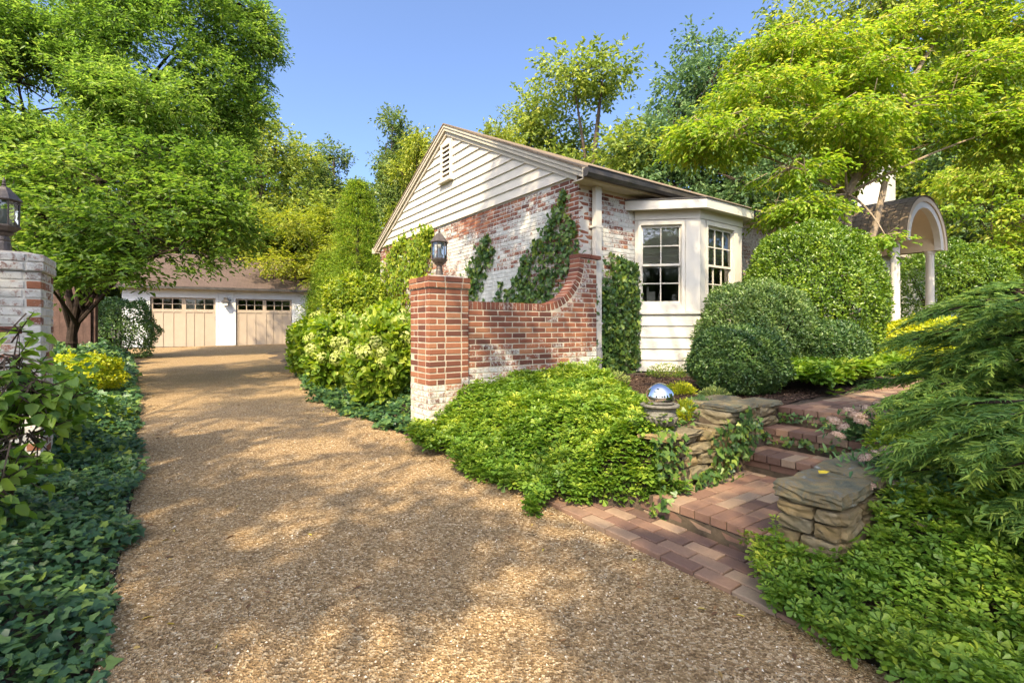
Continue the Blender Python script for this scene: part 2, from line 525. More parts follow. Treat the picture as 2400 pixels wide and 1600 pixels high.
# ------------------------------------------------------------------ ground, drive
def grid_sheet(xs, ys, zfun):
    X, Y = np.meshgrid(xs, ys)
    Z = zfun(X, Y)
    vs = np.stack([X.ravel(), Y.ravel(), Z.ravel()], 1)
    ny, nx = X.shape
    i = (np.arange(ny - 1)[:, None] * nx + np.arange(nx - 1)[None, :]).ravel()
    return vs, np.stack([i, i + 1, i + 1 + nx, i + nx], 1)

def axis(lo, hi, flo, fhi, fine, growth=1.25):
    xs = list(np.arange(flo, fhi, fine)) + [fhi]
    s = fine; x = fhi
    while x < hi:
        s *= growth; x += s; xs.append(min(x, hi))
    s = fine; x = flo; left = []
    while x > lo:
        s *= growth; x -= s; left.append(max(x, lo))
    return np.array(left[::-1] + xs)

vs, fs = grid_sheet(axis(-900, 900, -8, 8, 0.09), axis(-600, 1500, 0.5, 10, 0.09), lambda X, Y: terrain(X, Y) + EYE)
gnd = obj('ground', np_mesh('ground', vs, fs, smooth=True), M['soil'])
tag(gnd, 'dark garden soil and rough grass under the planting', 'ground', kind='structure')

def drive_edges(b):
    r = np.interp(b, [-14, -0.5, 0.6, 3.0, 7.0, 10.2, 13, 24], [-0.09, -0.09, -0.14, -0.37, 0.1, 0.72, 2.3, 6.0])
    l = np.interp(b, [-14, 0.3, 8.2, 12.0, 16.0, 24], [-2.62, -2.55, -2.95, -3.2, -3.5, -4.2])
    return l, r
bs = np.concatenate([np.arange(-14, 12, 0.15), np.arange(12, 20.5, 0.5)])
rows = []
ncol = 26
for b in bs:
    l, r = drive_edges(b)
    rows.append([(l + (r - l) * i / (ncol - 1), b) for i in range(ncol)])
AB = np.array(rows).reshape(-1, 2)
XY = P0 + AB[:, :1] * U + AB[:, 1:] * V
rngd = np.random.default_rng(5)
dz = plane_h(XY[:, 1]) + EYE + 0.012 + 0.012 * (np.sin(XY[:, 0] * 2.1 + 1) * np.sin(XY[:, 1] * 1.7)) 
vs = np.column_stack([XY, dz + 0.012])
i = (np.arange(len(bs) - 1)[:, None] * ncol + np.arange(ncol - 1)[None, :]).ravel()
drv = obj('driveway', np_mesh('driveway', vs, np.stack([i, i + 1, i + 1 + ncol, i + ncol], 1), smooth=True), M['gravel'])
tag(drv, 'tan pea gravel driveway running up to the garage', 'driveway', kind='structure')

# loose stones on the near drive
def drive_z(X, Y):
    return plane_h(Y) + EYE + 0.024 + 0.012 * (np.sin(X * 2.1 + 1) * np.sin(Y * 1.7))
rg = np.random.default_rng(11)
n = 95000
Yp = 1.45 + (rg.random(n) ** 1.7) * 6.0
bb_lo = rg.random(n)
Xp = -4.6 + rg.random(n) * 6.3
a_, b_ = ab(Xp, Yp)
l_, r_ = drive_edges(b_)
ok = (a_ > l_ - .05) & (a_ < r_ + 0.01) & (np.abs(Xp) < 1.15 * Yp + .2)
Xp, Yp = Xp[ok], Yp[ok]
n = len(Xp)
sz = (0.0035 + 0.0050 * rg.random(n) ** 2)
an = rg.random(n) * 6.283
P = np.column_stack([Xp, Yp, drive_z(Xp, Yp)])
vv = np.zeros((n, 5, 3))
for k in range(4):
    t = an + k * math.pi / 2 + rg.normal(0, .25, n)
    rr = sz * (1.0 if k % 2 else 0.65)
    vv[:, k, 0] = np.cos(t) * rr; vv[:, k, 1] = np.sin(t) * rr; vv[:, k, 2] = -0.001 + rg.normal(0, .0008, n)
vv[:, 4, :] = rg.normal(0, .0012, (n, 3)); vv[:, 4, 2] = sz * (.5 + .5 * rg.random(n))
vv += P[:, None, :]
tf = np.array([(0, 1, 4), (1, 2, 4), (2, 3, 4), (3, 0, 4)])
fs = (np.arange(n)[:, None, None] * 5 + tf[None]).reshape(-1, 3)
pb = obj('loose_gravel', np_mesh('loose_gravel', vv.reshape(-1, 3), fs, np.repeat(rg.random(n), 5)), M['pebble'])
tag(pb, 'loose tan and brown pea gravel lying over the driveway', 'gravel', kind='stuff')

# mulch bed between the ground cover and the bay window
def site_sheet(name, pts_fn, na, nb, lift, mat, label, cat, kind='structure'):
    A = np.array([[pts_fn(i / (na - 1), j / (nb - 1)) for i in range(na)] for j in range(nb)]).reshape(-1, 2)
    XY = P0 + A[:, :1] * U + A[:, 1:] * V
    z = terrain(XY[:, 0], XY[:, 1]) + EYE + lift
    i = (np.arange(nb - 1)[:, None] * na + np.arange(na - 1)[None, :]).ravel()
    o = obj(name, np_mesh(name, np.column_stack([XY, z]), np.stack([i, i + 1, i + 1 + na, i + na], 1), smooth=True), mat)
    return tag(o, label, cat, kind=kind)
site_sheet('mulch_bed', lambda s, t: (0.55 + s * 4.4, -2.68 + t * 2.6), 60, 40, 0.012, M['mulch'],
           'dark shredded bark mulch bed below the bay window', 'mulch')

# ------------------------------------------------------------------ brick helpers
BL, BH, BD, JT = 0.1990, 0.0545, 0.0905, 0.0132
CH = BH + JT
_rb = random.Random(3)
BRICKS = {}
def brick_mesh(l, d, h, k):
    """brick l along x, d along y, h along z, centred; edges knocked off a little"""
    key = (round(l, 3), round(d, 3), round(h, 3), k)
    if key in BRICKS:
        return BRICKS[key]
    r = random.Random(hash(key) % 9999)
    c = 0.004
    vs = []
    for sx, sy, sz in [(-1, -1, -1), (1, -1, -1), (1, 1, -1), (-1, 1, -1), (-1, -1, 1), (1, -1, 1), (1, 1, 1), (-1, 1, 1)]:
        j = lambda: r.uniform(-.0022, .0022)
        x, y, z = sx * l / 2, sy * d / 2, sz * h / 2
        vs.append((x - sx * c + j(), y - sy * c + j(), z + j() * .5))
        vs.append((x - sx * c + j(), y + j() * .5, z - sz * c + j()))
        vs.append((x + j() * .5, y - sy * c + j(), z - sz * c + j()))
    import bmesh
    bm = bmesh.new()
    for v in vs:
        bm.verts.new(v)
    bmesh.ops.convex_hull(bm, input=bm.verts)
    me = bpy.data.meshes.new('brick')
    bm.to_mesh(me); bm.free()
    BRICKS[key] = me
    return me

def brick(parent, x, y, z, l=BL, d=BD, h=BH, wash=0.0, tone=None, rot=(0, 0, 0), mat='brick', name='brick', rj=0.006):
    me = brick_mesh(l, d, h, _rb.randrange(3))
    if not me.materials:
        me.materials.append(M['brick'])
    o = bpy.data.objects.new(name, me)
    COL.objects.link(o)
    o.parent = parent
    o.location = (x, y, z)
    o.rotation_euler = (rot[0] + _rb.uniform(-rj, rj), rot[1] + _rb.uniform(-rj, rj), rot[2] + _rb.uniform(-rj, rj))
    o.color = (wash, _rb.random() if tone is None else tone, 0, 1)
    if mat != 'brick':
        o.material_slots[0].link = 'OBJECT'
        o.material_slots[0].material = M[mat]
    return o

def fld(x, y, s=1.0, ph=0.0):
    """smooth pseudo-noise 0..1 for where old whitewash survives"""
    return 0.5 + 0.25 * (math.sin(1.9 * s * x + 2.3 * math.sin(1.3 * s * y + ph) + ph) + math.sin(2.6 * s * y - 1.7 * math.sin(1.1 * s * x + 2 * ph) + 1.3 * ph))

# ------------------------------------------------------------------ gate pillars
def build_pillar(root, ox, oy, z0, ztop, side, washfn, cap_mat, sx=1):
    """fills root with bricks. local z0 = base, ztop = top of the cap courses"""
    ncap = 2
    nb = int((ztop - z0) / CH)
    n = nb
    core = MB().box(ox + .004, ox + side - .004, oy + .004, oy + side - .004, z0 - .1, ztop - ncap * CH)
    p = .016
    core.box(ox - p + .007, ox + side + p - .007, oy - p + .007, oy + side + p - .007, ztop - ncap * CH + .004, ztop - .006)
    core.build('mortar_core', M[cap_mat], root)
    # sloped mortar wash on top
    t = MB()
    e = p - .004
    t.hexa([(ox - e, oy - e, ztop - .008), (ox + side + e, oy - e, ztop - .008), (ox + side + e, oy + side + e, ztop - .008), (ox - e, oy + side + e, ztop - .008),
            (ox + .10, oy + .10, ztop + .022), (ox + side - .10, oy + .10, ztop + .022), (ox + side - .10, oy + side - .10, ztop + .022), (ox + .10, oy + side - .10, ztop + .022)])
    t.build('mortar_wash', M['mortar'], root)
    for c in range(n):
        z = ztop - CH * (c + .5) + JT / 2 - .004
        e = p if c < ncap else 0.0
        s = side + 2 * e
        half = s / 2 - BL - JT
        # lengths along one side: pattern alternates so that joints break
        for f in range(4):
            L0 = s - BD - JT if True else s
            if c % 2 == 0:
                ln = [BL, L0 - BL - JT]
                if L0 - BL - JT > BL + .03:
                    ln = [BL, BL, L0 - 2 * BL - 2 * JT]
            else:
                q = (L0 - BL - 2 * JT) / 2
                ln = [q, BL, q]
            ln = [x for x in ln if x > .03]
            pos = 0.0
            for l in ln:
                m = pos + l / 2
                pos += l + JT
                if f == 0: x, y, rz = ox - e + m, oy - e + BD / 2, 0
                elif f == 1: x, y, rz = ox + side + e - BD / 2, oy - e + m, math.pi / 2
                elif f == 2: x, y, rz = ox + side + e - m, oy + side + e - BD / 2, 0
                else: x, y, rz = ox - e + BD / 2, oy + side + e - m, math.pi / 2
                if f == 2 and c > 12:
                    continue
                if c % 2:
                    x = 2 * ox + side - x
                brick(root, x, y, z, l, BD, BH, washfn(x, y, z, c), rot=(0, 0, rz), rj=.003)

GB = -1.32     # base of the garden wall, relative to the eye
wall_root = thing('garden_wall', 'red brick garden wall with curved swept top joining a square gate pier to the house', 'brick wall', site(0, 0, GB), TH)
pier = obj('gate_pier', MB().box(.02, .48, .02, .48, -.12, .02).mesh('gate_pier'), M['mortar'], wall_root)
PT = 0.575 - GB
def wash_right(x, y, z, c):
    if c < 17: return 0.10 + .12 * fld(x * 3, z * 3)
    if c == 17: return .20 + .5 * (x > .35)
    return .72 + .35 * (fld(x * 4 + y, z * 5, 1, 2) - .5)
build_pillar(pier, 0, 0, -.02, PT, .50, wash_right, 'mortar')

# wall with a swept top
WA0, WA1 = 0.507, 2.60
WF, WB = 0.022, 0.222        # front and back faces (b)
ZT = 0.309 - GB              # top of the level part
AC, RC = 1.62, 0.65          # arc centre a, radius; centre height ZT+RC
RW = 0.094                   # rowlock height
def wall_top(a):             # top of bricks under the rowlock
    if a <= AC: return ZT - RW
    d = a - AC
    if d >= RC + RW: return ZT + RC
    return ZT + RC - math.sqrt(max((RC + RW) ** 2 - d * d, 0))
body = obj('wall_body', bpy.data.meshes.new('wall_body'), M['mortar'], wall_root)
mb = MB()
aa = [WA0, AC] + [AC + (RC + RW) * math.sin(R(t)) for t in range(6, 91, 6)] + [WA1]
for k in range(len(aa) - 1):
    x0, x1 = aa[k], aa[k + 1]
    t0, t1 = wall_top(x0 + 1e-6) - .002, wall_top(x1) - .002
    if x1 >= AC + RC + RW - .01: t1 = max(t1, ZT + RC - .004)
    if x0 >= AC + RC + RW - .01: t0 = ZT + RC - .004
    mb.hexa([(x0, WF + .004, -.1), (x1, WF + .004, -.1), (x1, WB - .007, -.1), (x0, WB - .007, -.1),
             (x0, WF + .004, t0), (x1, WF + .004, t1), (x1, WB - .007, t1), (x0, WB - .007, t0)])
body.data = mb.mesh('wall_body'); body.data.materials.append(M['mortar'])
def wash_wall(x, z):
    h = z + GB
    w_ = .12 + .12 * fld(x * 3, z * 3)
    if h < -.10: w_ += .55 * fld(x * 2.6 + 1, z * 2.0, 1, 1) * min(1, (-.10 - h) / .25) + _rb.uniform(-.2, .2)
    if h < -.46: w_ += .2 + _rb.uniform(-.15, .15)
    if x > 1.75: w_ += .22 * fld(x * 4, z * 4, 1, 3)
    d = math.hypot(x - AC, z - ZT - RC)
    if x > 1.75 and d < RC + RW + .16: w_ += .30
    return w_
def brick_row(parent, x0, x1, yf, z, off, washf, back=False):
    x = x0 - off
    while x < x1 - .01:
        l0, l1 = max(x, x0), min(x + BL, x1)
        x += BL + JT
        if l1 - l0 < .035: continue
        brick(parent, (l0 + l1) / 2, yf + (BD / 2 if not back else -BD / 2), z, l1 - l0, BD, BH, washf((l0 + l1) / 2, z), rj=.003)
k = 0
z = ZT - RW - JT - BH / 2
while z > .02:
    brick_row(body, WA0, WA1, WF, z, (k % 2) * (BL + JT) / 2, wash_wall)
    z -= CH; k += 1
nback = k
z = ZT - RW + BH / 2 + .003; k = 0
while z < ZT + RC - .01:     # courses right of the sweep
    d = RC + RW + .008
    dzc = ZT + RC - (z + BH / 2)
    xs = AC + math.sqrt(max(d * d - dzc * dzc, 0)) if dzc > 0 else AC + d
    dzb = ZT + RC - (z - BH / 2)
    xs = max(AC + .05, AC + math.sqrt(max(d * d - dzc * dzc, 0)))
    if xs < WA1 - .06:
        brick_row(body, xs, WA1, WF, z, (k % 2) * .1, wash_wall)
    z += CH; k += 1
# rowlock: bricks on edge along the level top, then around the sweep
rowl = obj('rowlock_coping', MB().box(WA0, AC, WF + .006, WB - .006, ZT - RW + .004, ZT - .005).mesh('rowlock_coping'), M['mortar'], wall_root)
x = WA0 + .004
while x < AC - .02:
    brick(rowl, x + BH / 2, (WF + WB) / 2, ZT - RW / 2, BH, WB - WF, RW, .18 + .35 * fld(x * 6, 1.0), tone=_rb.random() * .55, rj=.006)
    x += BH + .0085
nr = int(RC * math.pi / 2 / (BH + .009))
arcm = MB()
for q in range(24):
    t0, t1 = math.pi / 2 * q / 24, math.pi / 2 * (q + 1) / 24
    def pt(t, r_): return (AC + r_ * math.sin(t), ZT + RC - r_ * math.cos(t))
    a0_, a1_, b0_, b1_ = pt(t0, RC + .005), pt(t1, RC + .005), pt(t0, RC + RW), pt(t1, RC + RW)
    arcm.hexa([(b0_[0], WF + .006, b0_[1]), (b1_[0], WF + .006, b1_[1]), (b1_[0], WB - .006, b1_[1]), (b0_[0], WB - .006, b0_[1]),
               (a0_[0], WF + .006, a0_[1]), (a1_[0], WF + .006, a1_[1]), (a1_[0], WB - .006, a1_[1]), (a0_[0], WB - .006, a0_[1])])
arc = arcm.build('swept_coping', M['mortar'], wall_root)
for q in range(nr):
    t = math.pi / 2 * (q + .5) / nr
    r_ = RC + RW / 2
    brick(arc, AC + r_ * math.sin(t), (WF + WB) / 2, ZT + RC - r_ * math.cos(t), BH, WB - WF, RW,
          .1 + .3 * (q % 5 == 0), tone=_rb.random() * .7, rot=(0, -t, 0), rj=.004)
# flat cap bricks where the sweep meets the house
for x in (AC + RC + .05, AC + RC + .05 + BL + JT):
    brick(arc, x + .05, (WF + WB) / 2, ZT + RC + .032, BL, WB - WF + .02, BH, .25, tone=.2)

# left pier, mostly whitewashed
LP = thing('gate_pillar', 'whitewashed flaking brick gate pillar with mossy cap beside the ivy bank', 'pillar', site(-3.115 - .49, .215, -1.36), TH)
def wash_left(x, y, z, c):
    if c < 2: return .80
    w_ = .84 + .6 * (fld(x * 5 + y * 5, z * 4, 1, 4) - .5)
    if _rb.random() < .22: w_ -= .45
    return w_
build_pillar(LP, 0, 0, -.02, .556 + 1.36, .49, wash_left, 'mortar_white')

# ------------------------------------------------------------------ post lanterns
def lantern(label_, loc, rz):
    o = thing('post_lantern', label_, 'lantern', loc, rz, 'lanterns on the gate pillars')
    k = 6
    base = MB().lathe([(.058, 0), (.058, .012), (.045, .02), (.04, .07), (.034, .085), (.04, .095), (.034, .105), (.03, .125), (.05, .14), (.062, .15)], 14)
    base.build('pedestal', M['lantern'], o, smooth=False)
    MB().lathe([(.045, .148), (.075, .168), (.098, .192), (.100, .200), (.090, .206)], k).build('gallery', M['lantern'], o)
    fr = MB()
    for j in range(k):
        an = 2 * math.pi * j / k
        x0, y0, x1, y1 = .084 * math.cos(an), .084 * math.sin(an), .088 * math.cos(an), .088 * math.sin(an)
        fr.tube([(x0, y0, .204), (x1, y1, .400)], .006, 5)
    for zz, rr in ((.208, .083), (.394, .087)):
        pts = [(rr * math.cos(2 * math.pi * j / k), rr * math.sin(2 * math.pi * j / k), zz) for j in range(k + 1)]
        for j in range(k): fr.tube([pts[j], pts[j + 1]], .005, 4)
    fr.build('frame', M['lantern'], o)
    for j in range(k):
        a0_, a1_ = 2 * math.pi * j / k, 2 * math.pi * (j + 1) / k
        g = MB(); r0, r1 = .081, .085
        g.add([(r0 * math.cos(a0_), r0 * math.sin(a0_), .207), (r0 * math.cos(a1_), r0 * math.sin(a1_), .207),
               (r1 * math.cos(a1_), r1 * math.sin(a1_), .395), (r1 * math.cos(a0_), r1 * math.sin(a0_), .395)], [(0, 1, 2, 3)])
        g.build('pane', M['glass'], o)
    MB().lathe([(.052, .206), (.045, .24), (.026, .28), (.022, .33), (.020, .335)], 12).build('lamp_sleeve', M['candle'], o)
    MB().lathe([(.105, .396), (.107, .404), (.094, .418), (.070, .452), (.046, .480), (.034, .498), (.022, .505)], k).build('hood', M['lantern'], o)
    MB().lathe([(.022, .503), (.010, .515), (.016, .524), (.008, .534), (.011, .548), (.006, .562), (.001, .585)], 8).build('finial', M['lantern'], o)
    return o
lantern('dark bronze lantern standing on the red brick pier of the garden wall', site(.25, .25, .597), .4)
lantern('dark bronze lantern standing on the whitewashed gate pillar', site(-3.36, .46, .578), .55)

# ------------------------------------------------------------------ house
HB = -0.80
HA, HBB = 2.449, 0.23
house = thing('house', 'one storey whitewashed brick house with cream clapboard gable, bay window and arched porch', 'house', site(HA, HBB, HB), TH)
G = 7.85          # gable width
HL = 17.0         # length along the front
BT = 2.168        # brick top
RDG, SLP = 4.245, 0.488
YM = G / 2
def hx(x, y, z): return (x, y, z - HB)
def hb(mb, name, mat, parent=None, smooth=False): return mb.build(name, mat, parent or house, xf=hx, smooth=smooth)
def roof_z(y): return RDG - SLP * abs(y - YM)
# wall cores
gw = hb(MB().box(.005, .2, .0, G, HB - .1, BT), 'gable_wall', M['mortar_white'])
fw = hb(MB().box(.2, 1.215, .005, .2, HB - .1, 2.30).box(1.215, 3.80, .012, .12, 1.90, 2.30), 'front_wall', M['mortar_white'])
hb(MB().box(3.80, HL, .006, .2, HB - .1, 2.30), 'front_wall', M['mortar_white'])
hb(MB().box(.0, HL, G - .2, G - .003, HB - .1, 2.25), 'back_wall', M['mortar_white'])
hb(MB().box(HL - .2, HL, .2, G - .2, HB - .1, 2.25), 'end_wall', M['mortar_white'])
hb(MB().box(.2, HL - .2, .2, G - .2, -.70, -.62).box(.2, HL - .2, .2, G - .2, 2.0, 2.05), 'floor_and_ceiling', M['room'])
hb(MB().box(.3, 5.5, 2.6, 2.65, -.6, 2.0).box(.22, .26, .2, 2.6, -.6, 2.0).box(5.4, 5.5, .2, 2.6, -.6, 2.0), 'inner_wall', M['room'])
# gable triangle backing
gt = MB()
gt.add([(.03, .05, BT), (.03, G - .05, BT), (.03, YM, BT + (YM - .05) * SLP), (.1, .05, BT), (.1, G - .05, BT), (.1, YM, BT + (YM - .05) * SLP)],
       [(0, 2, 1), (3, 4, 5), (0, 1, 4, 3), (1, 2, 5, 4), (2, 0, 3, 5)])
hb(gt, 'gable_backing', M['clap'])
# clapboards
zr = RDG - .20
sid = hb(MB().box(.0, .03, .02, G - .02, BT - .004, BT + .012), 'gable_siding', M['clap'])
for k in range(12):
    z0 = BT + .014 + .168 * k
    z1 = z0 + .172
    w0 = (zr - z0) / SLP + .05; w1 = max((zr - z1) / SLP + .05, .02)
    if w0 < .03: break
    j = _rb.uniform(-.002, .002)
    b = MB().hexa([(-.036 + j, YM - w0, z0), (.02, YM - w0, z0), (.02, YM + w0, z0), (-.036 + j, YM + w0, z0),
                   (-.008, YM - w1, z1), (.02, YM - w1, z1), (.02, YM + w1, z1), (-.008, YM + w1, z1)])
    b.build('clapboard', M['clap'], sid, xf=hx)
# louvred vent
vx = -.045
vent = hb(MB().box(vx - .02, .0, YM - .235, YM - .165, 3.08, 3.86).box(vx - .02, .0, YM + .165, YM + .235, 3.08, 3.86)
          .box(vx - .02, .0, YM - .165, YM + .165, 3.79, 3.86).box(vx - .075, .0, YM - .27, YM + .27, 3.03, 3.08), 'louvre_vent', M['clap'])
hb(MB().box(-.03, -.022, YM - .165, YM + .165, 3.08, 3.79), 'vent_backing', M['gutter'])
for k in range(7):
    z0 = 3.10 + .098 * k
    MB().hexa([(vx - .018, YM - .165, z0), (-.030, YM - .165, z0 + .05), (-.030, YM + .165, z0 + .05), (vx - .018, YM + .165, z0),
               (vx - .018, YM - .165, z0 + .016), (-.030, YM - .165, z0 + .066), (-.030, YM + .165, z0 + .066), (vx - .018, YM + .165, z0 + .016)]).build('louvre_slat', M['clap'], vent, xf=hx)
# rake trim and roof
def slope_bar(x0, x1, t0, t1, y_end=.22):
    """bar under both roof slopes between vertical offsets t0 (upper) and t1 (lower)"""
    m = MB()
    ye0, ye1 = -y_end, G + y_end
    for ya, yb in ((ye0, YM), (YM, ye1)):
        za, zb = roof_z(ya), roof_z(yb)
        m.hexa([(x0, ya, za - t1), (x1, ya, za - t1), (x1, yb, zb - t1), (x0, yb, zb - t1),
                (x0, ya, za - t0), (x1, ya, za - t0), (x1, yb, zb - t0), (x0, yb, zb - t0)])
    return m
hb(slope_bar(-.095, -.07, .035, .150), 'rake_board', M['trim'])
hb(slope_bar(-.112, -.095, .032, .085, .225), 'rake_moulding', M['trim'])
hb(slope_bar(-.07, .0, .125, .148, .16), 'rake_soffit', M['trim'])
hb(slope_bar(-.055, -.01, .150, .235, .02), 'rake_frieze', M['trim'])
hb(slope_bar(-.125, HL + .15, .0, .030, .26), 'roof', M['shingle_tan'])
hb(MB().box(-.15, HL, -.255, -.235, 2.055, 2.20), 'eave_fascia', M['trim'])
hb(MB().box(-.13, HL, -.235, .0, 2.045, 2.06).box(-.13, HL, G, G + .235, 2.045, 2.06), 'eave_soffit', M['trim'])
hb(MB().box(-.15, HL, G + .235, G + .255, 2.055, 2.20), 'eave_fascia', M['trim'])
# gutter: open trough with a rolled lip
gm = MB()
prof = [(-.258, 2.175), (-.258, 2.065), (-.335, 2.065), (-.362, 2.105), (-.362, 2.175), (-.375, 2.182), (-.375, 2.192), (-.352, 2.192), (-.352, 2.112), (-.330, 2.075), (-.268, 2.075), (-.268, 2.175)]
n = len(prof)
gx0, gx1 = -.16, 5.62
gm.add([(gx0, y, z) for y, z in prof] + [(gx1, y, z) for y, z in prof],
       [(i, (i + 1) % n, n + (i + 1) % n, n + i) for i in range(n)])
gm.add([(gx0, -.258, 2.065), (gx0, -.335, 2.065), (gx0, -.362, 2.105), (gx0, -.362, 2.175), (gx0, -.258, 2.175)], [(0, 1, 2, 3, 4)])
hb(gm, 'gutter', M['gutter'])
hb(MB().box(.0, HL, -.012, .012, 2.00, 2.05), 'frieze_board', M['trim'])
# downspout
dsx = .235
ds = hb(MB().box(dsx, dsx + .115, -.115, -.035, -.30, 2.043), 'downspout', M['white'])
for z in (1.45, .92, .05):
    MB().box(dsx - .02, dsx + .135, -.119, .0, z, z + .03).build('strap', M['white'], ds, xf=hx)
hb(MB().lathe([(.075, -.80), (.075, -.45), (.085, -.44), (.085, -.36), (.07, -.30), (.07, -.29)], 12, dsx + .057, -.075), 'drain_boot', M['lead'])

# --- bricks of the house
def wash_gable(y, z):
    w_ = .72 + .40 * (fld(y * 1.1 + .4, z * 1.6, 1, .7) - .5)
    if z > 1.85: w_ -= .22
    if z < 1.0 and 1.2 < y < 4.5: w_ += .42
    if y < .55: w_ -= .45 * (1 - y / .8)
    if y > 5.5: w_ -= .1
    return w_ + .02 + _rb.uniform(-.22, .22)
cands = []
nc = int((BT + .75) / CH)
for c in range(nc):
    z = BT - .006 - CH * (c + .5)
    y = 0.0
    first = True
    y = BD + JT if c % 2 else 0.0
    if c % 2 == 0: y = 0.0
    while y < G - .05:
        l = BL if (c + int(y * 7)) % 9 else BD
        l = min(l, G - y)
        if l > .04:
            cands.append((y + l / 2, z, l, c))
        y += l + JT
def vis_key(cnd):
    y, z, l, c = cnd
    p = site(HA, HBB + y, z)
    blocked = z < .35 - .02 * y and y < 4.2 or z < -.2
    return (p[1] ** 2) * (4 if blocked else 1)
cands.sort(key=vis_key)
for y, z, l, c in cands[:300]:
    brick(gw, BD / 2, y, z - HB, l, BD, BH, wash_gable(y, z), rot=(0, 0, math.pi / 2), rj=.003)
# the others: one joined part
bx = MB(); wv = []; tv = []
for y, z, l, c in cands[300:]:
    j = _rb.uniform(-.002, .003)
    bx.box(-.002 + j, .03, y - l / 2, y + l / 2, z - BH / 2, z + BH / 2)
    wv += [wash_gable(y, z)] * 8; tv += [_rb.random()] * 8
jb = hb(bx, 'gable_brickwork', M['brick_j'], gw)
jb['kind'] = 'stuff'
for nm, vals in (('wash', wv), ('tint', tv)):
    at = jb.data.attributes.new(nm, 'FLOAT', 'POINT')
    at.data.foreach_set('value', np.array(vals, dtype=np.float32))
def wash_front(x, z):
    return .76 + .5 * (fld(x * 3, z * 2.2, 1, 5) - .5) + (-.3 if x < .2 else 0) + (.0 if z < 1.9 else -.25) + _rb.uniform(-.3, .3)
for c in range(nc):
    z = BT - .006 - CH * (c + .5)
    x = 0.0 if c % 2 else BD + JT
    while x < 1.205:
        l = min(BL if (c + int(x * 9)) % 7 else BD, 1.21 - x)
        if l > .035:
            brick(fw, x + l / 2, BD / 2, z - HB, l, BD, BH, wash_front(x, z), rj=.003)
        x += l + JT
bx = MB(); wv = []; tv = []
for c in range(nc):
    z = BT - .006 - CH * (c + .5)
    x = 3.80 + (0 if c % 2 else .1)
    while x < 6.5:
        bx.box(x, x + BL, -.001, .03, z - BH / 2, z + BH / 2)
        wv += [.75 + .3 * (fld(x * 3, z * 3) - .5)] * 8; tv += [_rb.random()] * 8
        x += BL + JT
jb = hb(bx, 'front_brickwork', M['brick_j'])
jb['kind'] = 'stuff'
for nm, vals in (('wash', wv), ('tint', tv)):
    at = jb.data.attributes.new(nm, 'FLOAT', 'POINT')
    at.data.foreach_set('value', np.array(vals, dtype=np.float32))

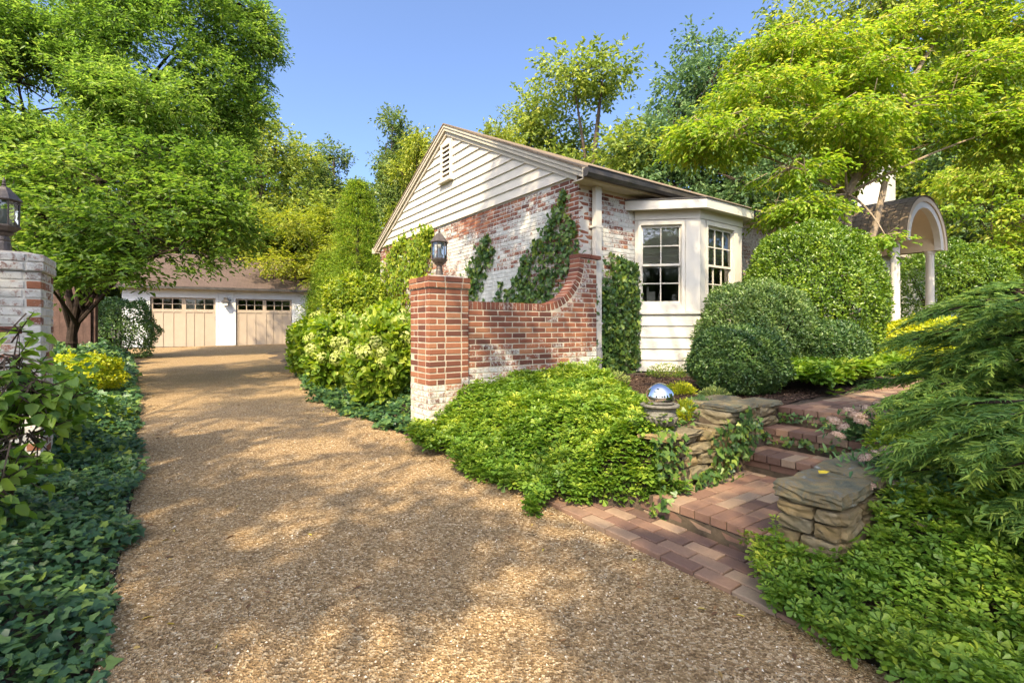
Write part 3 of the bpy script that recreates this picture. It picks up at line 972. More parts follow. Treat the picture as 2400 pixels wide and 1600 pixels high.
# --- bay window
W0, W1, W2, W3 = (1.215, 0.0), (1.902, -.682), (3.112, -.682), (3.80, 0.0)
class Face:
    def __init__(s, p, q):
        s.p = Vector(p); d = Vector(q) - s.p
        s.len = d.length; s.d = d.normalized(); s.n = Vector((s.d.y, -s.d.x))
    def __call__(s, x, y, z):       # along, outward, height
        w_ = s.p + s.d * x + s.n * y
        return (w_.x, w_.y, z - HB)
fl, fc, fr = Face(W0, W1), Face(W1, W2), Face(W2, W3)
def fbox(face, name, mat, boxes, parent=house):
    m = MB()
    for (x0, x1, y0, y1, z0, z1) in boxes:
        # outward is +y, keep winding by swapping
        m.hexa([(x0, y1, z0), (x1, y1, z0), (x1, y0, z0), (x0, y0, z0), (x0, y1, z1), (x1, y1, z1), (x1, y0, z1), (x0, y0, z1)])
    return m.build(name, mat, parent, xf=face)
def bay_window(face, g0, g1, ncol, c0, c1):
    zt, zb, zm = 1.594, .383, .99
    L = face.len
    # wall around the opening
    fbox(face, 'bay_panel', M['white'], [(0.0, g0 - .02, -.05, 0, .21, 1.83), (g1 + .02, L, -.05, 0, .21, 1.83),
                                        (g0 - .02, g1 + .02, -.05, 0, zt + .02, 1.83), (g0 - .02, g1 + .02, -.05, 0, .21, zb - .02)])
    win = fbox(face, 'window', M['white'], [(c0, g0 - .012, 0.002, .022, zb - .03, 1.675), (g1 + .012, c1, .002, .022, zb - .03, 1.675), (g0 - .012, g1 + .012, .002, .022, zt + .012, 1.675),
                                          (c0, c1, .002, .022, .25, zb - .03),
                                          (g0 - .03, g0, -.09, -.006, zb - .02, zt + .02), (g1, g1 + .03, -.09, -.006, zb - .02, zt + .02),
                                          (g0, g1, -.09, -.006, zt, zt + .03), (g0, g1, -.09, -.006, zb - .03, zb)])
    for (y, z0, z1, nm) in ((-.03, zm - .022, zt, 'upper_sash'), (-.06, zb, zm + .022, 'lower_sash')):
        s_ = .022
        bars = [(g0, g0 + s_, y - .02, y, z0, z1), (g1 - s_, g1, y - .02, y, z0, z1), (g0 + s_, g1 - s_, y - .02, y, z1 - .03, z1), (g0 + s_, g1 - s_, y - .02, y, z0, z0 + .035)]
        xm = []
        for i in range(1, ncol):
            x = g0 + s_ + (g1 - g0 - 2 * s_) * i / ncol
            bars.append((x - .008, x + .008, y - .016, y + .003, z0 + .03, z1 - .03)); xm.append(x)
        zmid = (z0 + z1) / 2
        bars.append((g0 + s_, g1 - s_, y - .017, y + .001, zmid - .008, zmid + .008))
        fbox(face, nm, M['white'], bars, win)
        xs = [g0 + s_] + xm + [g1 - s_]
        for i in range(ncol):
            for (za, zb_) in ((z0 + .035, zmid), (zmid, z1 - .03)):
                m = MB().add([(xs[i], y - .010, za), (xs[i + 1], y - .010, za), (xs[i + 1], y - .010, zb_), (xs[i], y - .010, zb_)], [(0, 1, 2, 3)])
                m.build('pane', M['glass'], win, xf=face)
    # roman shade with soft folds
    m = MB()
    zz = [zt, 1.42, 1.30, 1.27, 1.22, 1.19, 1.14, 1.11, 1.05, 1.02, .97, .945]
    yy = [-.11, -.11, -.108, -.095, -.112, -.096, -.112, -.094, -.112, -.094, -.108, -.11]
    k = len(zz)
    m.add([(g0 - .02, y, z) for y, z in zip(yy, zz)] + [(g1 + .02, y, z) for y, z in zip(yy, zz)], [(i, k + i, k + i + 1, i + 1) for i in range(k - 1)])
    m.build('roman_shade', M['blind'], win, xf=face)
bay_window(fl, .100, .690, 2, .042, .745)
bay_window(fc, .213, .945, 3, .152, 1.050)
fbox(fr, 'bay_panel', M['white'], [(0, fr.len, -.05, 0, .21, 1.83)])
fbox(fl, 'corner_board', M['white'], [(.760, fl.len + .004, .0, .014, .25, 1.68)])
fbox(fc, 'corner_board', M['white'], [(-.004, .138, .0, .014, .25, 1.68)])
for f in (fl, fc, fr):
    fbox(f, 'bay_frieze', M['white'], [(-.005, f.len + .005, .0, .018, 1.69, 1.83)])
    fbox(f, 'bay_sill', M['white'], [(-.015, f.len + .015, .0, .045, .215, .25)])
    for k in range(5):
        z1 = .212 - .178 * k
        z0 = z1 - .178
        m = MB().hexa([(-.012, .026, z0), (f.len + .012, .026, z0), (f.len, -.04, z0), (0, -.04, z0),
                       (0, .004, z1), (f.len, .004, z1), (f.len, -.04, z1), (0, -.04, z1)])
        m.build('bay_clapboard', M['white'], house, xf=f)
# low bay roof with deep fascia
FP = [(.98, .0), (1.832, -.852), (3.182, -.852), (4.034, .0)]
m = MB()
FI = [(1.01, .0), (1.845, -.822), (3.169, -.822), (4.004, .0)]
for k in range(3):
    (x0, y0), (x1, y1), (i0, j0), (i1, j1) = FP[k], FP[k + 1], FI[k], FI[k + 1]
    m.hexa([(x0, y0, 1.815), (x1, y1, 1.815), (i1, j1, 1.815), (i0, j0, 1.815), (x0, y0, 1.958), (x1, y1, 1.958), (i1, j1, 1.958), (i0, j0, 1.958)])
hb(m, 'bay_fascia', M['white'])
m = MB().add([(x, y, 1.83) for x, y in FI] + [(x, y, 1.835) for x, y in FI], [(3, 2, 1, 0), (4, 5, 6, 7), (0, 1, 5, 4), (1, 2, 6, 5), (2, 3, 7, 6)])
hb(m, 'bay_soffit', M['white'])
FO = [(.96, .0), (1.823, -.872), (3.191, -.872), (4.054, .0)]
m = MB().add([(x, y, 1.960) for x, y in FO] + [(x, y, 1.972) for x, y in FO] + [(1.5, -.02, 2.03), (3.5, -.02, 2.03)],
             [(3, 2, 1, 0), (0, 1, 5, 4), (1, 2, 6, 5), (2, 3, 7, 6), (4, 5, 8), (5, 6, 9, 8), (6, 7, 9), (7, 4, 8, 9)])
hb(m, 'bay_roof', M['gutter'])

# things on the bay's inner sill
m = MB().add([(.22, -.20, .36), (.40, -.20, .36), (.40, -.20, .46), (.27, -.20, .66), (.22, -.20, .56)], [(0, 1, 2, 3, 4)])
fbox(fl, 'inner_sill', M['white'], [(0, fl.len, -.45, -.05, .33, .36)])
cr = fbox(fl, 'paper_card', M['candle'], [(.20, .23, -.22, -.19, .36, .66), (.23, .33, -.22, -.20, .36, .58)], None)
cr.parent = None
cr.matrix_world = house.matrix_basis @ cr.matrix_basis
bpy.context.view_layer.update()
cr.location = house.location; cr.rotation_euler = house.rotation_euler
tag(cr, 'white folded card standing inside the bay window sill', 'card')

# --- arched porch
PX0, PX1, PY = 6.85, 9.05, -1.72
PM = (PX0 + PX1) / 2
def column(x, y):
    h0, h1 = -.64, 1.70
    p = [(.105, h0), (.105, h0 + .05), (.088, h0 + .07), (.085, h0 + .09)]
    p += [(.083, 0), (.080, .6), (.074, h1 - .12), (.074, h1 - .11), (.086, h1 - .10), (.078, h1 - .085), (.092, h1 - .05), (.098, h1 - .045), (.098, h1)]
    return MB().lathe(p, 20, x, y)
for x in (PX0, PX1):
    o = hb(column(x, PY), 'porch_column', M['white'], smooth=False)
    hb(MB().box(x - .09, x + .09, -.10, .02, -.64, 1.70), 'pilaster', M['white'])
hb(MB().box(PX0 - .10, PX0 + .10, PY - .1, .0, 1.70, 2.0).box(PX1 - .10, PX1 + .10, PY - .1, .0, 1.70, 2.0), 'porch_beam', M['soffit'])
hb(MB().box(PX0 - .3, PX1 + .3, PY - .3, .0, -.80, -.64), 'porch_floor', M['mortar'])
def ell(t, hw, rise, base): return (PM + hw * math.cos(t), base + rise * math.sin(t))
def vault(hw0, r0, hw1, r1, b0, b1, y0, y1, n=28, t_lo=0.0, t_hi=math.pi):
    m = MB()
    for k in range(n):
        ta, tb = t_lo + (t_hi - t_lo) * k / n, t_lo + (t_hi - t_lo) * (k + 1) / n
        a0_, a1_ = ell(ta, hw0, r0, b0), ell(tb, hw0, r0, b0)
        c0_, c1_ = ell(ta, hw1, r1, b1), ell(tb, hw1, r1, b1)
        m.hexa([(a0_[0], y0, a0_[1]), (c0_[0], y0, c0_[1]), (c0_[0], y1, c0_[1]), (a0_[0], y1, a0_[1]),
                (a1_[0], y0, a1_[1]), (c1_[0], y0, c1_[1]), (c1_[0], y1, c1_[1]), (a1_[0], y1, a1_[1])])
    return m
hb(vault(1.00, .76, 1.22, .88, 1.70, 1.70, PY - .215, PY - .10), 'porch_arch', M['white'])
hb(vault(1.06, .80, 1.20, .87, 1.70, 1.70, PY - .10, .0), 'porch_ceiling', M['soffit'])
hb(vault(1.22, .88, 1.36, .955, 1.70, 1.715, PY - .24, .3), 'porch_roof', M['soffit'])
pr = hb(vault(1.362, .957, 1.372, .965, 1.715, 1.715, PY - .25, .9), 'porch_shingling', M['shingle_tan'])
m = MB().add([(PM - 1.05, -.01, 1.7), (PM + 1.05, -.01, 1.7)] + [(PM + 1.05 * math.cos(t * math.pi / 12), -.01, 1.7 + .79 * math.sin(t * math.pi / 12)) for t in range(1, 12)], [tuple([0, 1] + list(range(2, 13)))])
hb(m, 'porch_tympanum', M['soffit'])
# single shingles on the near flank of the barrel roof
shm = {}
for c in range(15):
    t0 = math.pi * (1 - .0 - c / 26.0); t1 = math.pi * (1 - (c + 1.25) / 26.0)
    (x0, z0), (x1, z1) = ell(t0, 1.376, .970, 1.715), ell(t1, 1.374, .968, 1.715)
    L = math.hypot(x1 - x0, z1 - z0); an = math.atan2(z1 - z0, x1 - x0)
    y = PY - .26 + (.13 if c % 2 else 0) - .13
    while y < .5:
        ya, yb = max(y, PY - .26), min(y + .255, .5)
        if yb - ya > .05:
            key = (c, round(yb - ya, 2))
            if key not in shm:
                shm[key] = MB().box(0, L, 0, yb - ya, 0, .010).mesh('shingle')
                shm[key].materials.append(M['shingle_tan'])
            s_ = obj('shingle', shm[key], None, pr, (x0 - .004 * math.sin(an), ya, z0 - HB + .004 + _rb.uniform(0, .003)))
            s_.rotation_euler = (0, -an, 0)
        y += .26
# chimney behind the porch
ch = hb(MB().box(15.0, 16.0, .9, 1.7, 2.0, 5.4).box(14.94, 16.06, .84, 1.76, 5.4, 5.55), 'chimney', M['mortar_white'])

# ------------------------------------------------------------------ garage
GA = R(24)
GO = (-15.34, 20.5)
gz = -0.83
garage = thing('garage', 'white clapboard two door garage with red brown roof at the end of the drive', 'garage', (GO[0], GO[1], gz + EYE), GA)
def gx(x, y, z): return (x, y, z - gz)
def gb(mb, name, mat, parent=None): return mb.build(name, mat, parent or garage, xf=gx)
GX0, GX1, GD = -.95, 6.15, 6.6
D1, D2 = (0.0, 2.39), (3.17, 5.47)
DT = 1.31
EV = 1.72
gb(MB().box(GX0, D1[0], 0, .15, gz, EV).box(D1[1], D2[0], 0, .15, gz, EV).box(D2[1], GX1, 0, .15, gz, EV).box(D1[0], D1[1], 0, .15, DT, EV).box(D2[0], D2[1], 0, .15, DT, EV), 'front_wall', M['garage_white'])
gb(MB().box(GX1 - .15, GX1, .15, GD, gz, EV).box(GX0, GX0 + .15, .15, GD, gz, EV).box(GX0, GX1, GD, GD + .15, gz, EV), 'side_wall', M['garage_white'])
gb(MB().box(GX0 + .15, GX1 - .15, .15, GD, EV - .03, EV).box(GX0 + .15, GX1 - .15, .15, GD, gz - .05, gz + .01), 'ceiling_and_floor', M['gutter'])
sd = MB()
for (x0, x1, ztop) in ((GX0 - .01, D1[0] - .11, EV - .08), (D1[1] + .11, D2[0] - .11, EV - .08), (D2[1] + .11, GX1 + .01, EV - .08)):
    z = gz + .03
    while z < ztop:
        sd.hexa([(x0, -.026, z), (x1, -.026, z), (x1, 0, z), (x0, 0, z), (x0, -.008, z + .105), (x1, -.008, z + .105), (x1, 0, z + .105), (x0, 0, z + .105)])
        z += .102
gb(sd, 'lap_siding', M['garage_white'])['kind'] = 'stuff'
for (x0, x1) in (D1, D2):
    gb(MB().box(x0 - .11, x0, -.03, .03, gz, DT + .10).box(x1, x1 + .11, -.03, .03, gz, DT + .10).box(x0, x1, -.03, .03, DT, DT + .10), 'door_frame', M['garage_white'])
    dr = gb(MB().box(x0 + .01, x1 - .01, .07, .10, gz + .015, DT - .62), 'garage_door', M['door_tan'])
    L = x1 - x0 - .02
    # rails and stiles
    xs = [x0 + .01, x0 + .01 + L / 2 - .075, x0 + .01 + L / 2 + .075, x1 - .01]
    rl = MB()
    zr0, zw0, zw1 = gz + .02, DT - .50, DT - .06
    rl.box(x0 + .012, x1 - .012, .045, .075, zw1, DT - .005).box(x0 + .012, x1 - .012, .045, .075, zw0 - .13, zw0)
    rl.box(x0 + .012, x0 + .09, .046, .074, zw0, zw1).box(x1 - .09, x1 - .012, .046, .074, zw0, zw1).box(xs[1], xs[2], .046, .074, zw0, zw1)
    for q in range(7):
        xc = x0 + .055 + (L - .11) * q / 6
        ww = .05 if q in (0, 6) else (.085 if q == 3 else .012)
        rl.box(xc - ww, xc + ww, .05, .072, gz + .02, zw0 - .13)
    gb(rl, 'rail', M['door_tan'], dr)
    for (wa, wb) in ((x0 + .09, xs[1]), (xs[2], x1 - .09)):
        mu = MB()
        for q in (1, 2):
            xc = wa + (wb - wa) * q / 3
            mu.box(xc - .018, xc + .018, .05, .075, zw0, zw1)
        zm = (zw0 + zw1) / 2
        mu.box(wa, wb, .052, .073, zm - .015, zm + .015)
        gb(mu, 'muntin', M['door_tan'], dr)
        for q in range(3):
            for (za, zb) in ((zw0, zm), (zm, zw1)):
                xa, xb = wa + (wb - wa) * q / 3, wa + (wb - wa) * (q + 1) / 3
                gb(MB().add([(xa, .066, za), (xb, .066, za), (xb, .066, zb), (xa, .066, zb)], [(0, 1, 2, 3)]), 'pane', M['glass'], dr)
    gb(MB().box(x1 - .03, x1 - .005, .03, .045, DT - 1.0, DT - .8), 'hinge', M['gutter'], dr)
# roof: gable with clipped end
rm = MB()
ov = .32
zr_, ze = 3.62, EV + .04
x0, x1 = GX0 - ov, GX1 + ov
yr = GD / 2
rm.add([(x0, -ov, ze), (x1, -ov, ze), (x1, GD + ov, ze), (x0, GD + ov, ze), (x0 + 1.1, yr, zr_), (x1 - 1.1, yr, zr_),
        (x0, -ov, ze - .05), (x1, -ov, ze - .05), (x1, GD + ov, ze - .05), (x0, GD + ov, ze - .05)],
       [(0, 1, 5, 4), (1, 2, 5), (2, 3, 4, 5), (3, 0, 4), (0, 6, 7, 1), (1, 7, 8, 2), (2, 8, 9, 3), (3, 9, 6, 0), (6, 9, 8, 7)])
gb(rm, 'roof', M['shingle_red'])
gb(MB().box(x0, x1, -ov - .10, -ov - .005, ze - .10, ze + .005), 'gutter', M['gutter'])
gb(MB().box(x0 + .05, x1 - .05, -ov + .01, 0, ze - .10, ze - .06), 'soffit', M['trim'])
# carriage lamp between the doors
wl = thing('wall_lamp', 'small black carriage lamp fixed between the two garage doors', 'lamp', (GO[0] + 2.79 * math.cos(GA), GO[1] + 2.79 * math.sin(GA), 1.14 + EYE), GA)
MB().box(-.06, .06, -.05, -.02, -.12, .2).build('back_plate', M['gutter'], wl)
MB().hexa([(-.17, -.34, .0), (.17, -.34, .0), (.17, -.04, .0), (-.17, -.04, .0), (-.06, -.24, .10), (.06, -.24, .10), (.06, -.12, .10), (-.06, -.12, .10)]).box(-.07, .07, -.23, -.09, .10, .20).build('hood', M['gutter'], wl)
MB().box(-.09, .09, -.28, -.10, -.15, -.004).build('glass_body', M['candle'], wl)

# ------------------------------------------------------------------ brown fence by the ivy bank
fn = thing('board_fence', 'dark brown stained board fence behind the forked tree trunk', 'fence', (-11.75, 11.9, tz(-11.3, 11.9) - .05), R(8))
for k in range(9):
    m = MB().box(0.0, .165, 0, .025, 0, 1.95 + _rb.uniform(-.01, .01))
    m.build('board', M['fence'], fn, (.172 * k - .3, _rb.uniform(-.004, .004), 0))
MB().box(-.3, 1.25, .026, .07, .4, .49).box(-.3, 1.25, .026, .07, 1.5, 1.59).build('rail', M['fence'], fn)
MB().box(-.36, -.26, .03, .13, 0, 2.0).build('post', M['fence'], fn)
MB().box(1.2, 1.3, .07, .17, 0, 2.0).build('post', M['fence'], fn)

# ------------------------------------------------------------------ steps, landing, apron, upper path
B0, B1 = -2.70, -3.56         # left and right ends of the stair (b)
def slab(name, label_, a0, a1, b0, b1, h0, h1, mat):
    o = obj(name, MB().box(a0, a1, b0, b1, h0, h1).mesh(name), mat, None, site(0, 0, 0), TH)
    return tag(o, label_, name.split('_')[-1], kind='structure')
def paved(parent, a0, a1, b0, b1, top, along_b=True, h=.055, wash=.1, holes=None):
    g = .006; L, Wd = .205, .1
    k = 0
    if along_b:
        a = a0
        while a + Wd <= a1 + .012:
            b = b0 - (k % 2) * (L + g) / 2
            while b < b1 - .02:
                c0, c1 = max(b, b0), min(b + L, b1)
                if c1 - c0 > .04 and not (holes and holes(a, (c0 + c1) / 2)):
                    brick(parent, a + Wd / 2, (c0 + c1) / 2, top - h / 2 + _rb.uniform(-.003, .002), c1 - c0, Wd, h, wash * _rb.random(), rot=(0, 0, math.pi / 2), mat='paver', rj=.006)
                b += L + g
            a += Wd + g; k += 1
    else:
        b = b0
        while b + Wd <= b1 + .012:
            a = a0 - (k % 2) * (L + g) / 2
            while a < a1 - .02:
                c0, c1 = max(a, a0), min(a + L, a1)
                if c1 - c0 > .04:
                    brick(parent, (c0 + c1) / 2, b + Wd / 2, top - h / 2 + _rb.uniform(-.003, .002), c1 - c0, Wd, h, wash * _rb.random(), mat='paver', rj=.006)
                a += L + g
            b += Wd + g; k += 1
def nosing(parent, a0, b0, b1, top, depth=.205):
    b = b0; w_ = .1
    while b + w_ < b1 + .03:
        brick(parent, a0 + depth / 2, b + w_ / 2, top - .0285, depth, w_, .057, .12 * _rb.random(), mat='paver', rj=.006)
        b += w_ + .0075
def bslope_h(b):
    return float(plane_h(np.array([P0[1] + b * V[1]]))[0])
ap = slab('brick_apron', 'worn brick apron along the gravel edge below the steps', -.085, .36, -3.95, -1.9, -1.45, -1.395, M['sand_joint'])
paved(ap, -.085, .345, -3.95, -1.9, -1.318)
for o in list(ap.children):     # follow the gentle fall of the drive
    o.location.z = -1.40 + .0275 * (P0[1] + o.location.y * V[1] + o.location.x * U[1]) + .045 - .0275
ap2 = MB().hexa([(-.08, -3.95, -1.42), (.35, -3.95, -1.42), (.35, -1.9, -1.42), (-.08, -1.9, -1.42),
                 (-.08, -3.95, -1.40 + .0275 * (P0[1] - 3.95 * V[1]) + .033), (.35, -3.95, -1.40 + .0275 * (P0[1] - 3.95 * V[1] + .2) + .033),
                 (.35, -1.9, -1.40 + .0275 * (P0[1] - 1.9 * V[1] + .2) + .033), (-.08, -1.9, -1.40 + .0275 * (P0[1] - 1.9 * V[1]) + .033)])
ap.data = ap2.mesh('brick_apron'); ap.data.materials.append(M['sand_joint'])

land = slab('brick_landing', 'brick landing at the foot of the garden steps', .372, 1.50, B1 - .05, B0 + .03, -1.45, -1.158, M['sand_joint'])
nosing(land, .362, B1, B0, -1.15)
for k, zz in enumerate((-1.24, -1.305)):
    b = B1 - (k % 2) * .1
    while b < B0:
        brick(land, .372 + BD / 2, b + .1, zz + .003, .2, BD, .057, .1, rot=(0, 0, math.pi / 2), mat='paver'); b += .21
paved(land, .575, 1.47, B1, B0, -1.152, along_b=False)
steps = slab('brick_steps', 'three narrow brick steps with ivy covered risers', 1.50, 2.6, B1 - .05, B0 + .03, -1.45, -1.16, M['sand_joint'])
steps.data = MB().box(1.50, 1.85, B1 - .05, B0 + .03, -1.40, -1.06).box(1.85, 2.13, B1 - .05, B0 + .03, -1.40, -.91).box(2.13, 2.6, B1 - .05, B0 + .03, -1.40, -.762).mesh('brick_steps')
steps.data.materials.append(M['sand_joint'])
for a0, top in ((1.475, -1.0), (1.825, -.85)):
    nosing(steps, a0, B1, B0, top, .23)
    paved(steps, a0 + .235, a0 + .345, B1, B0, top - .002)
    b = B1
    while b < B0 - .05:
        brick(steps, a0 + .02 + BD / 2, b + .1, top - .0865, .2, BD, .057, .05, rot=(0, 0, math.pi / 2), mat='paver'); b += .21
up = slab('brick_path', 'brick garden path leading from the top step to the porch', 2.13, 6.2, B1 - .1, B0 + .02, -.80, -.712, M['sand_joint'])
nosing(up, 2.105, B1, B0, -.70, .205)
paved(up, 2.32, 6.0, B1 - .05, B0, -.702, along_b=False)
b = B1
while b < B0 - .05:
    brick(up, 2.125 + BD / 2, b + .1, -.7865, .2, BD, .057, .05, rot=(0, 0, math.pi / 2), mat='paver'); b += .21

# ------------------------------------------------------------------ stone work
def stone_mesh(l, d, h, seed, rough=.012, n=3):
    r = np.random.default_rng(seed)
    ph = r.random(12) * 6.28
    vs = []; idx = {}; fs = []
    def vid(i, j, k):
        key = (i, j, k)
        if key not in idx:
            x, y, z = i / n - .5, j / n - .5, k / n - .5
            e = 1 - .035 * (abs(2 * y) ** 6 * abs(2 * z) ** 6 + abs(2 * x) ** 6 * abs(2 * z) ** 6 + .8 * abs(2 * x) ** 6 * abs(2 * y) ** 6)
            px, py, pz = x * l * e, y * d * e, z * h * (e * .5 + .5)
            px += rough * (.7 * math.sin(5 * y * d / .2 + ph[0]) + .5 * math.sin(31 * z * h / .1 + ph[1]) + r.normal() * .8)
            py += rough * (.7 * math.sin(5 * x * l / .3 + ph[2]) + .5 * math.sin(29 * z * h / .1 + ph[3]) + r.normal() * .8)
            pz += rough * .45 * (math.sin(6 * x * l / .3 + ph[4]) + math.sin(5 * y * d / .2 + ph[5]) + r.normal() * .6)
            idx[key] = len(vs); vs.append((px, py, pz))
        return idx[key]
    for a_ in range(n):
        for b_ in range(n):
            fs.append((vid(a_, b_, 0), vid(a_, b_ + 1, 0), vid(a_ + 1, b_ + 1, 0), vid(a_ + 1, b_, 0)))
            fs.append((vid(a_, b_, n), vid(a_ + 1, b_, n), vid(a_ + 1, b_ + 1, n), vid(a_, b_ + 1, n)))
            fs.append((vid(a_, 0, b_), vid(a_ + 1, 0, b_), vid(a_ + 1, 0, b_ + 1), vid(a_, 0, b_ + 1)))
            fs.append((vid(a_, n, b_), vid(a_, n, b_ + 1), vid(a_ + 1, n, b_ + 1), vid(a_ + 1, n, b_)))
            fs.append((vid(0, a_, b_), vid(0, a_, b_ + 1), vid(0, a_ + 1, b_ + 1), vid(0, a_ + 1, b_)))
            fs.append((vid(n, a_, b_), vid(n, a_ + 1, b_), vid(n, a_ + 1, b_ + 1), vid(n, a_, b_ + 1)))
    me = bpy.data.meshes.new('stone')
    me.from_pydata(vs, [], fs)
    return me
_ss = [100]
def stone(parent, a0, a1, b0, b1, h0, h1, mat='stone', rough=.0055, name='stone', rz=0.0, n=3):
    _ss[0] += 1
    me = stone_mesh(a1 - a0, b1 - b0, h1 - h0, _ss[0], rough, n)
    me.materials.append(M[mat])
    return obj(name, me, None, parent, ((a0 + a1) / 2, (b0 + b1) / 2, (h0 + h1) / 2), rz + _rb.uniform(-.03, .03))
rw = thing('stone_retaining_wall', 'low dry stacked fieldstone wall with ivy along the left of the steps', 'stone wall', site(0, 0, 0), TH)
MB().box(.56, 1.55, -2.69, -2.42, -1.40, -.80).box(1.2, 2.2, -2.69, -2.45, -1.4, -.72).build('earth_core', M['sand_joint'], rw)
def stone_course(a0, a1, h0, h1, b0=-2.735, b1=-2.46, mat='stone'):
    a = a0
    while a < a1 - .06:
        l = min(_rb.uniform(.12, .30), a1 - a)
        stone(rw, a, a + l - .012, b0 + _rb.uniform(-.02, .02), b1, h0 + .004, h1 - .004 + _rb.uniform(-.006, .004), mat)
        a += l
for h0, h1 in ((-1.33, -1.22), (-1.22, -1.13), (-1.13, -1.02), (-1.02, -.93), (-.93, -.85), (-.85, -.79)):
    stone_course(.50 + _rb.uniform(0, .08), 1.25, h0, h1)
for h0, h1 in ((-1.16, -1.05), (-1.05, -.94), (-.94, -.85), (-.85, -.76), (-.76, -.66)):
    stone_course(1.15 + _rb.uniform(-.05, .05), 2.05, h0, h1)
stone(rw, .42, .63, -2.77, -2.52, -.785, -.752, 'stone', .005, 'cap_stone', .2)
stone(rw, .64, .90, -2.76, -2.50, -.79, -.755, 'stone', .006, 'cap_stone', .1)
stone(rw, 1.24, 1.64, -2.775, -2.47, -.665, -.62, 'slate', .005, 'cap_stone', .1, 4)
stone(rw, 1.66, 2.08, -2.755, -2.48, -.685, -.64, 'slate', .006, 'cap_stone', -.1, 4)
stone(rw, 1.5, 2.1, -2.42, -2.15, -.70, -.655, 'slate', .006, 'cap_stone', .15, 4)

rp = thing('stone_step_pier', 'squat fieldstone pier with one thick slate slab on top beside the landing', 'stone pier', site(0, 0, 0), TH)
MB().box(.34, .70, -3.84, -3.60, -1.40, -.90).build('mortar_core', M['sand_joint'], rp)
for h0, h1, spl in ((-1.34, -1.24, (.5,)), (-1.24, -1.14, (.35, .8)), (-1.14, -1.045, (.62,)), (-1.045, -.965, (.4,)), (-.965, -.895, (.36,))):
    e = [-3.87] + [-3.87 + .30 * s_ for s_ in spl] + [-3.57]
    for q in range(len(e) - 1):
        stone(rp, .275, .45, e[q] + .006, e[q + 1] - .006, h0 + .005, h1 - .004, 'stone', .005)
    e = [.30, .30 + .4 * spl[0] + .08, .74]
    for q in range(2):
        stone(rp, e[q] + .01, e[q + 1] - .006, -3.885, -3.75, h0 + .005, h1 - .004, 'stone', .005)
        stone(rp, e[q] + .01, e[q + 1] - .006, -3.68, -3.56, h0 + .005, h1 - .004, 'stone', .005)
sl_ = stone(rp, .262, .71, -3.880, -3.555, -.888, -.812, 'slate', .0075, 'cap_slab', .0, 6)
sl2 = stone(rp, .74, 1.35, -3.90, -3.56, -.87, -.80, 'slate', .006, 'cap_slab', .0, 5)
for h0, h1 in ((-1.2, -1.08), (-1.08, -.97), (-.97, -.875)):
    stone(rp, .76, 1.05, -3.87, -3.58, h0, h1 - .005)
    stone(rp, 1.06, 1.33, -3.87, -3.58, h0, h1 - .005)
fl_ = MB().add([(0, 0, .004), (.03, .022, .010), (.075, .012, .006), (.085, 0, .003), (.07, -.018, .010), (.03, -.02, .004)], [(0, 3, 2, 1), (0, 5, 4, 3)])
x, y, z = site(.52, -3.68, -.788)
o = fl_.build('fallen_leaf', M['yellow'], None, (x, y, z), .5)
tag(o, 'bright yellow fallen leaf lying on the slate slab', 'leaf')

# ------------------------------------------------------------------ urn with gazing ball
ua, ub = .58, -2.60
urn = thing('garden_urn', 'weathered cast stone urn with lobed bowl on the fieldstone wall', 'urn', site(ua, ub, -.765), 0)
MB().box(-.085, .085, -.085, .085, -.02, .02).lathe([(.080, .018), (.075, .03), (.055, .04), (.05, .055), (.06, .062)], 18).build('foot', M['urn'], urn)
MB().lathe([(.06, .060), (.085, .072), (.108, .10), (.116, .125), (.112, .132), (.116, .138), (.112, .146), (.110, .165), (.116, .185), (.132, .195), (.138, .200), (.138, .210), (.128, .214), (.100, .212), (.095, .200)], 28).build('bowl', M['urn'], urn, smooth=False)
for k in range(18):
    an = 2 * math.pi * k / 18
    m = MB().tube([(.080 * math.cos(an), .080 * math.sin(an), .066), (.106 * math.cos(an), .106 * math.sin(an), .094), (.118 * math.cos(an), .118 * math.sin(an), .124)], [.010, .014, .013], 6)
    m.build('lobe', M['urn'], urn)
ux, uy, uz = site(ua, ub, -.765)
ball = MB()
br = .104
ball.lathe([(max(br * math.sin(math.pi * i / 24), .0005), br * -math.cos(math.pi * i / 24)) for i in range(25)], 40)
bo = ball.build('gazing_ball', M['chrome'], None, (ux, uy, uz + .212 + .048), smooth=True)
tag(bo, 'mirror polished silver gazing ball resting in the stone urn', 'gazing ball')

# ================================================================== planting
def rnd_dir(rg, n):
    return unit(rg.normal(size=(n, 3)))

def blob(P, s, ph):
    return (np.sin(P[:, 0] * s + ph) * np.sin(P[:, 1] * s * 1.1 + 2 * ph) + np.sin(P[:, 2] * s * 1.2 + 3 * ph) * np.sin((P[:, 0] + P[:, 1]) * s * .7 + ph))

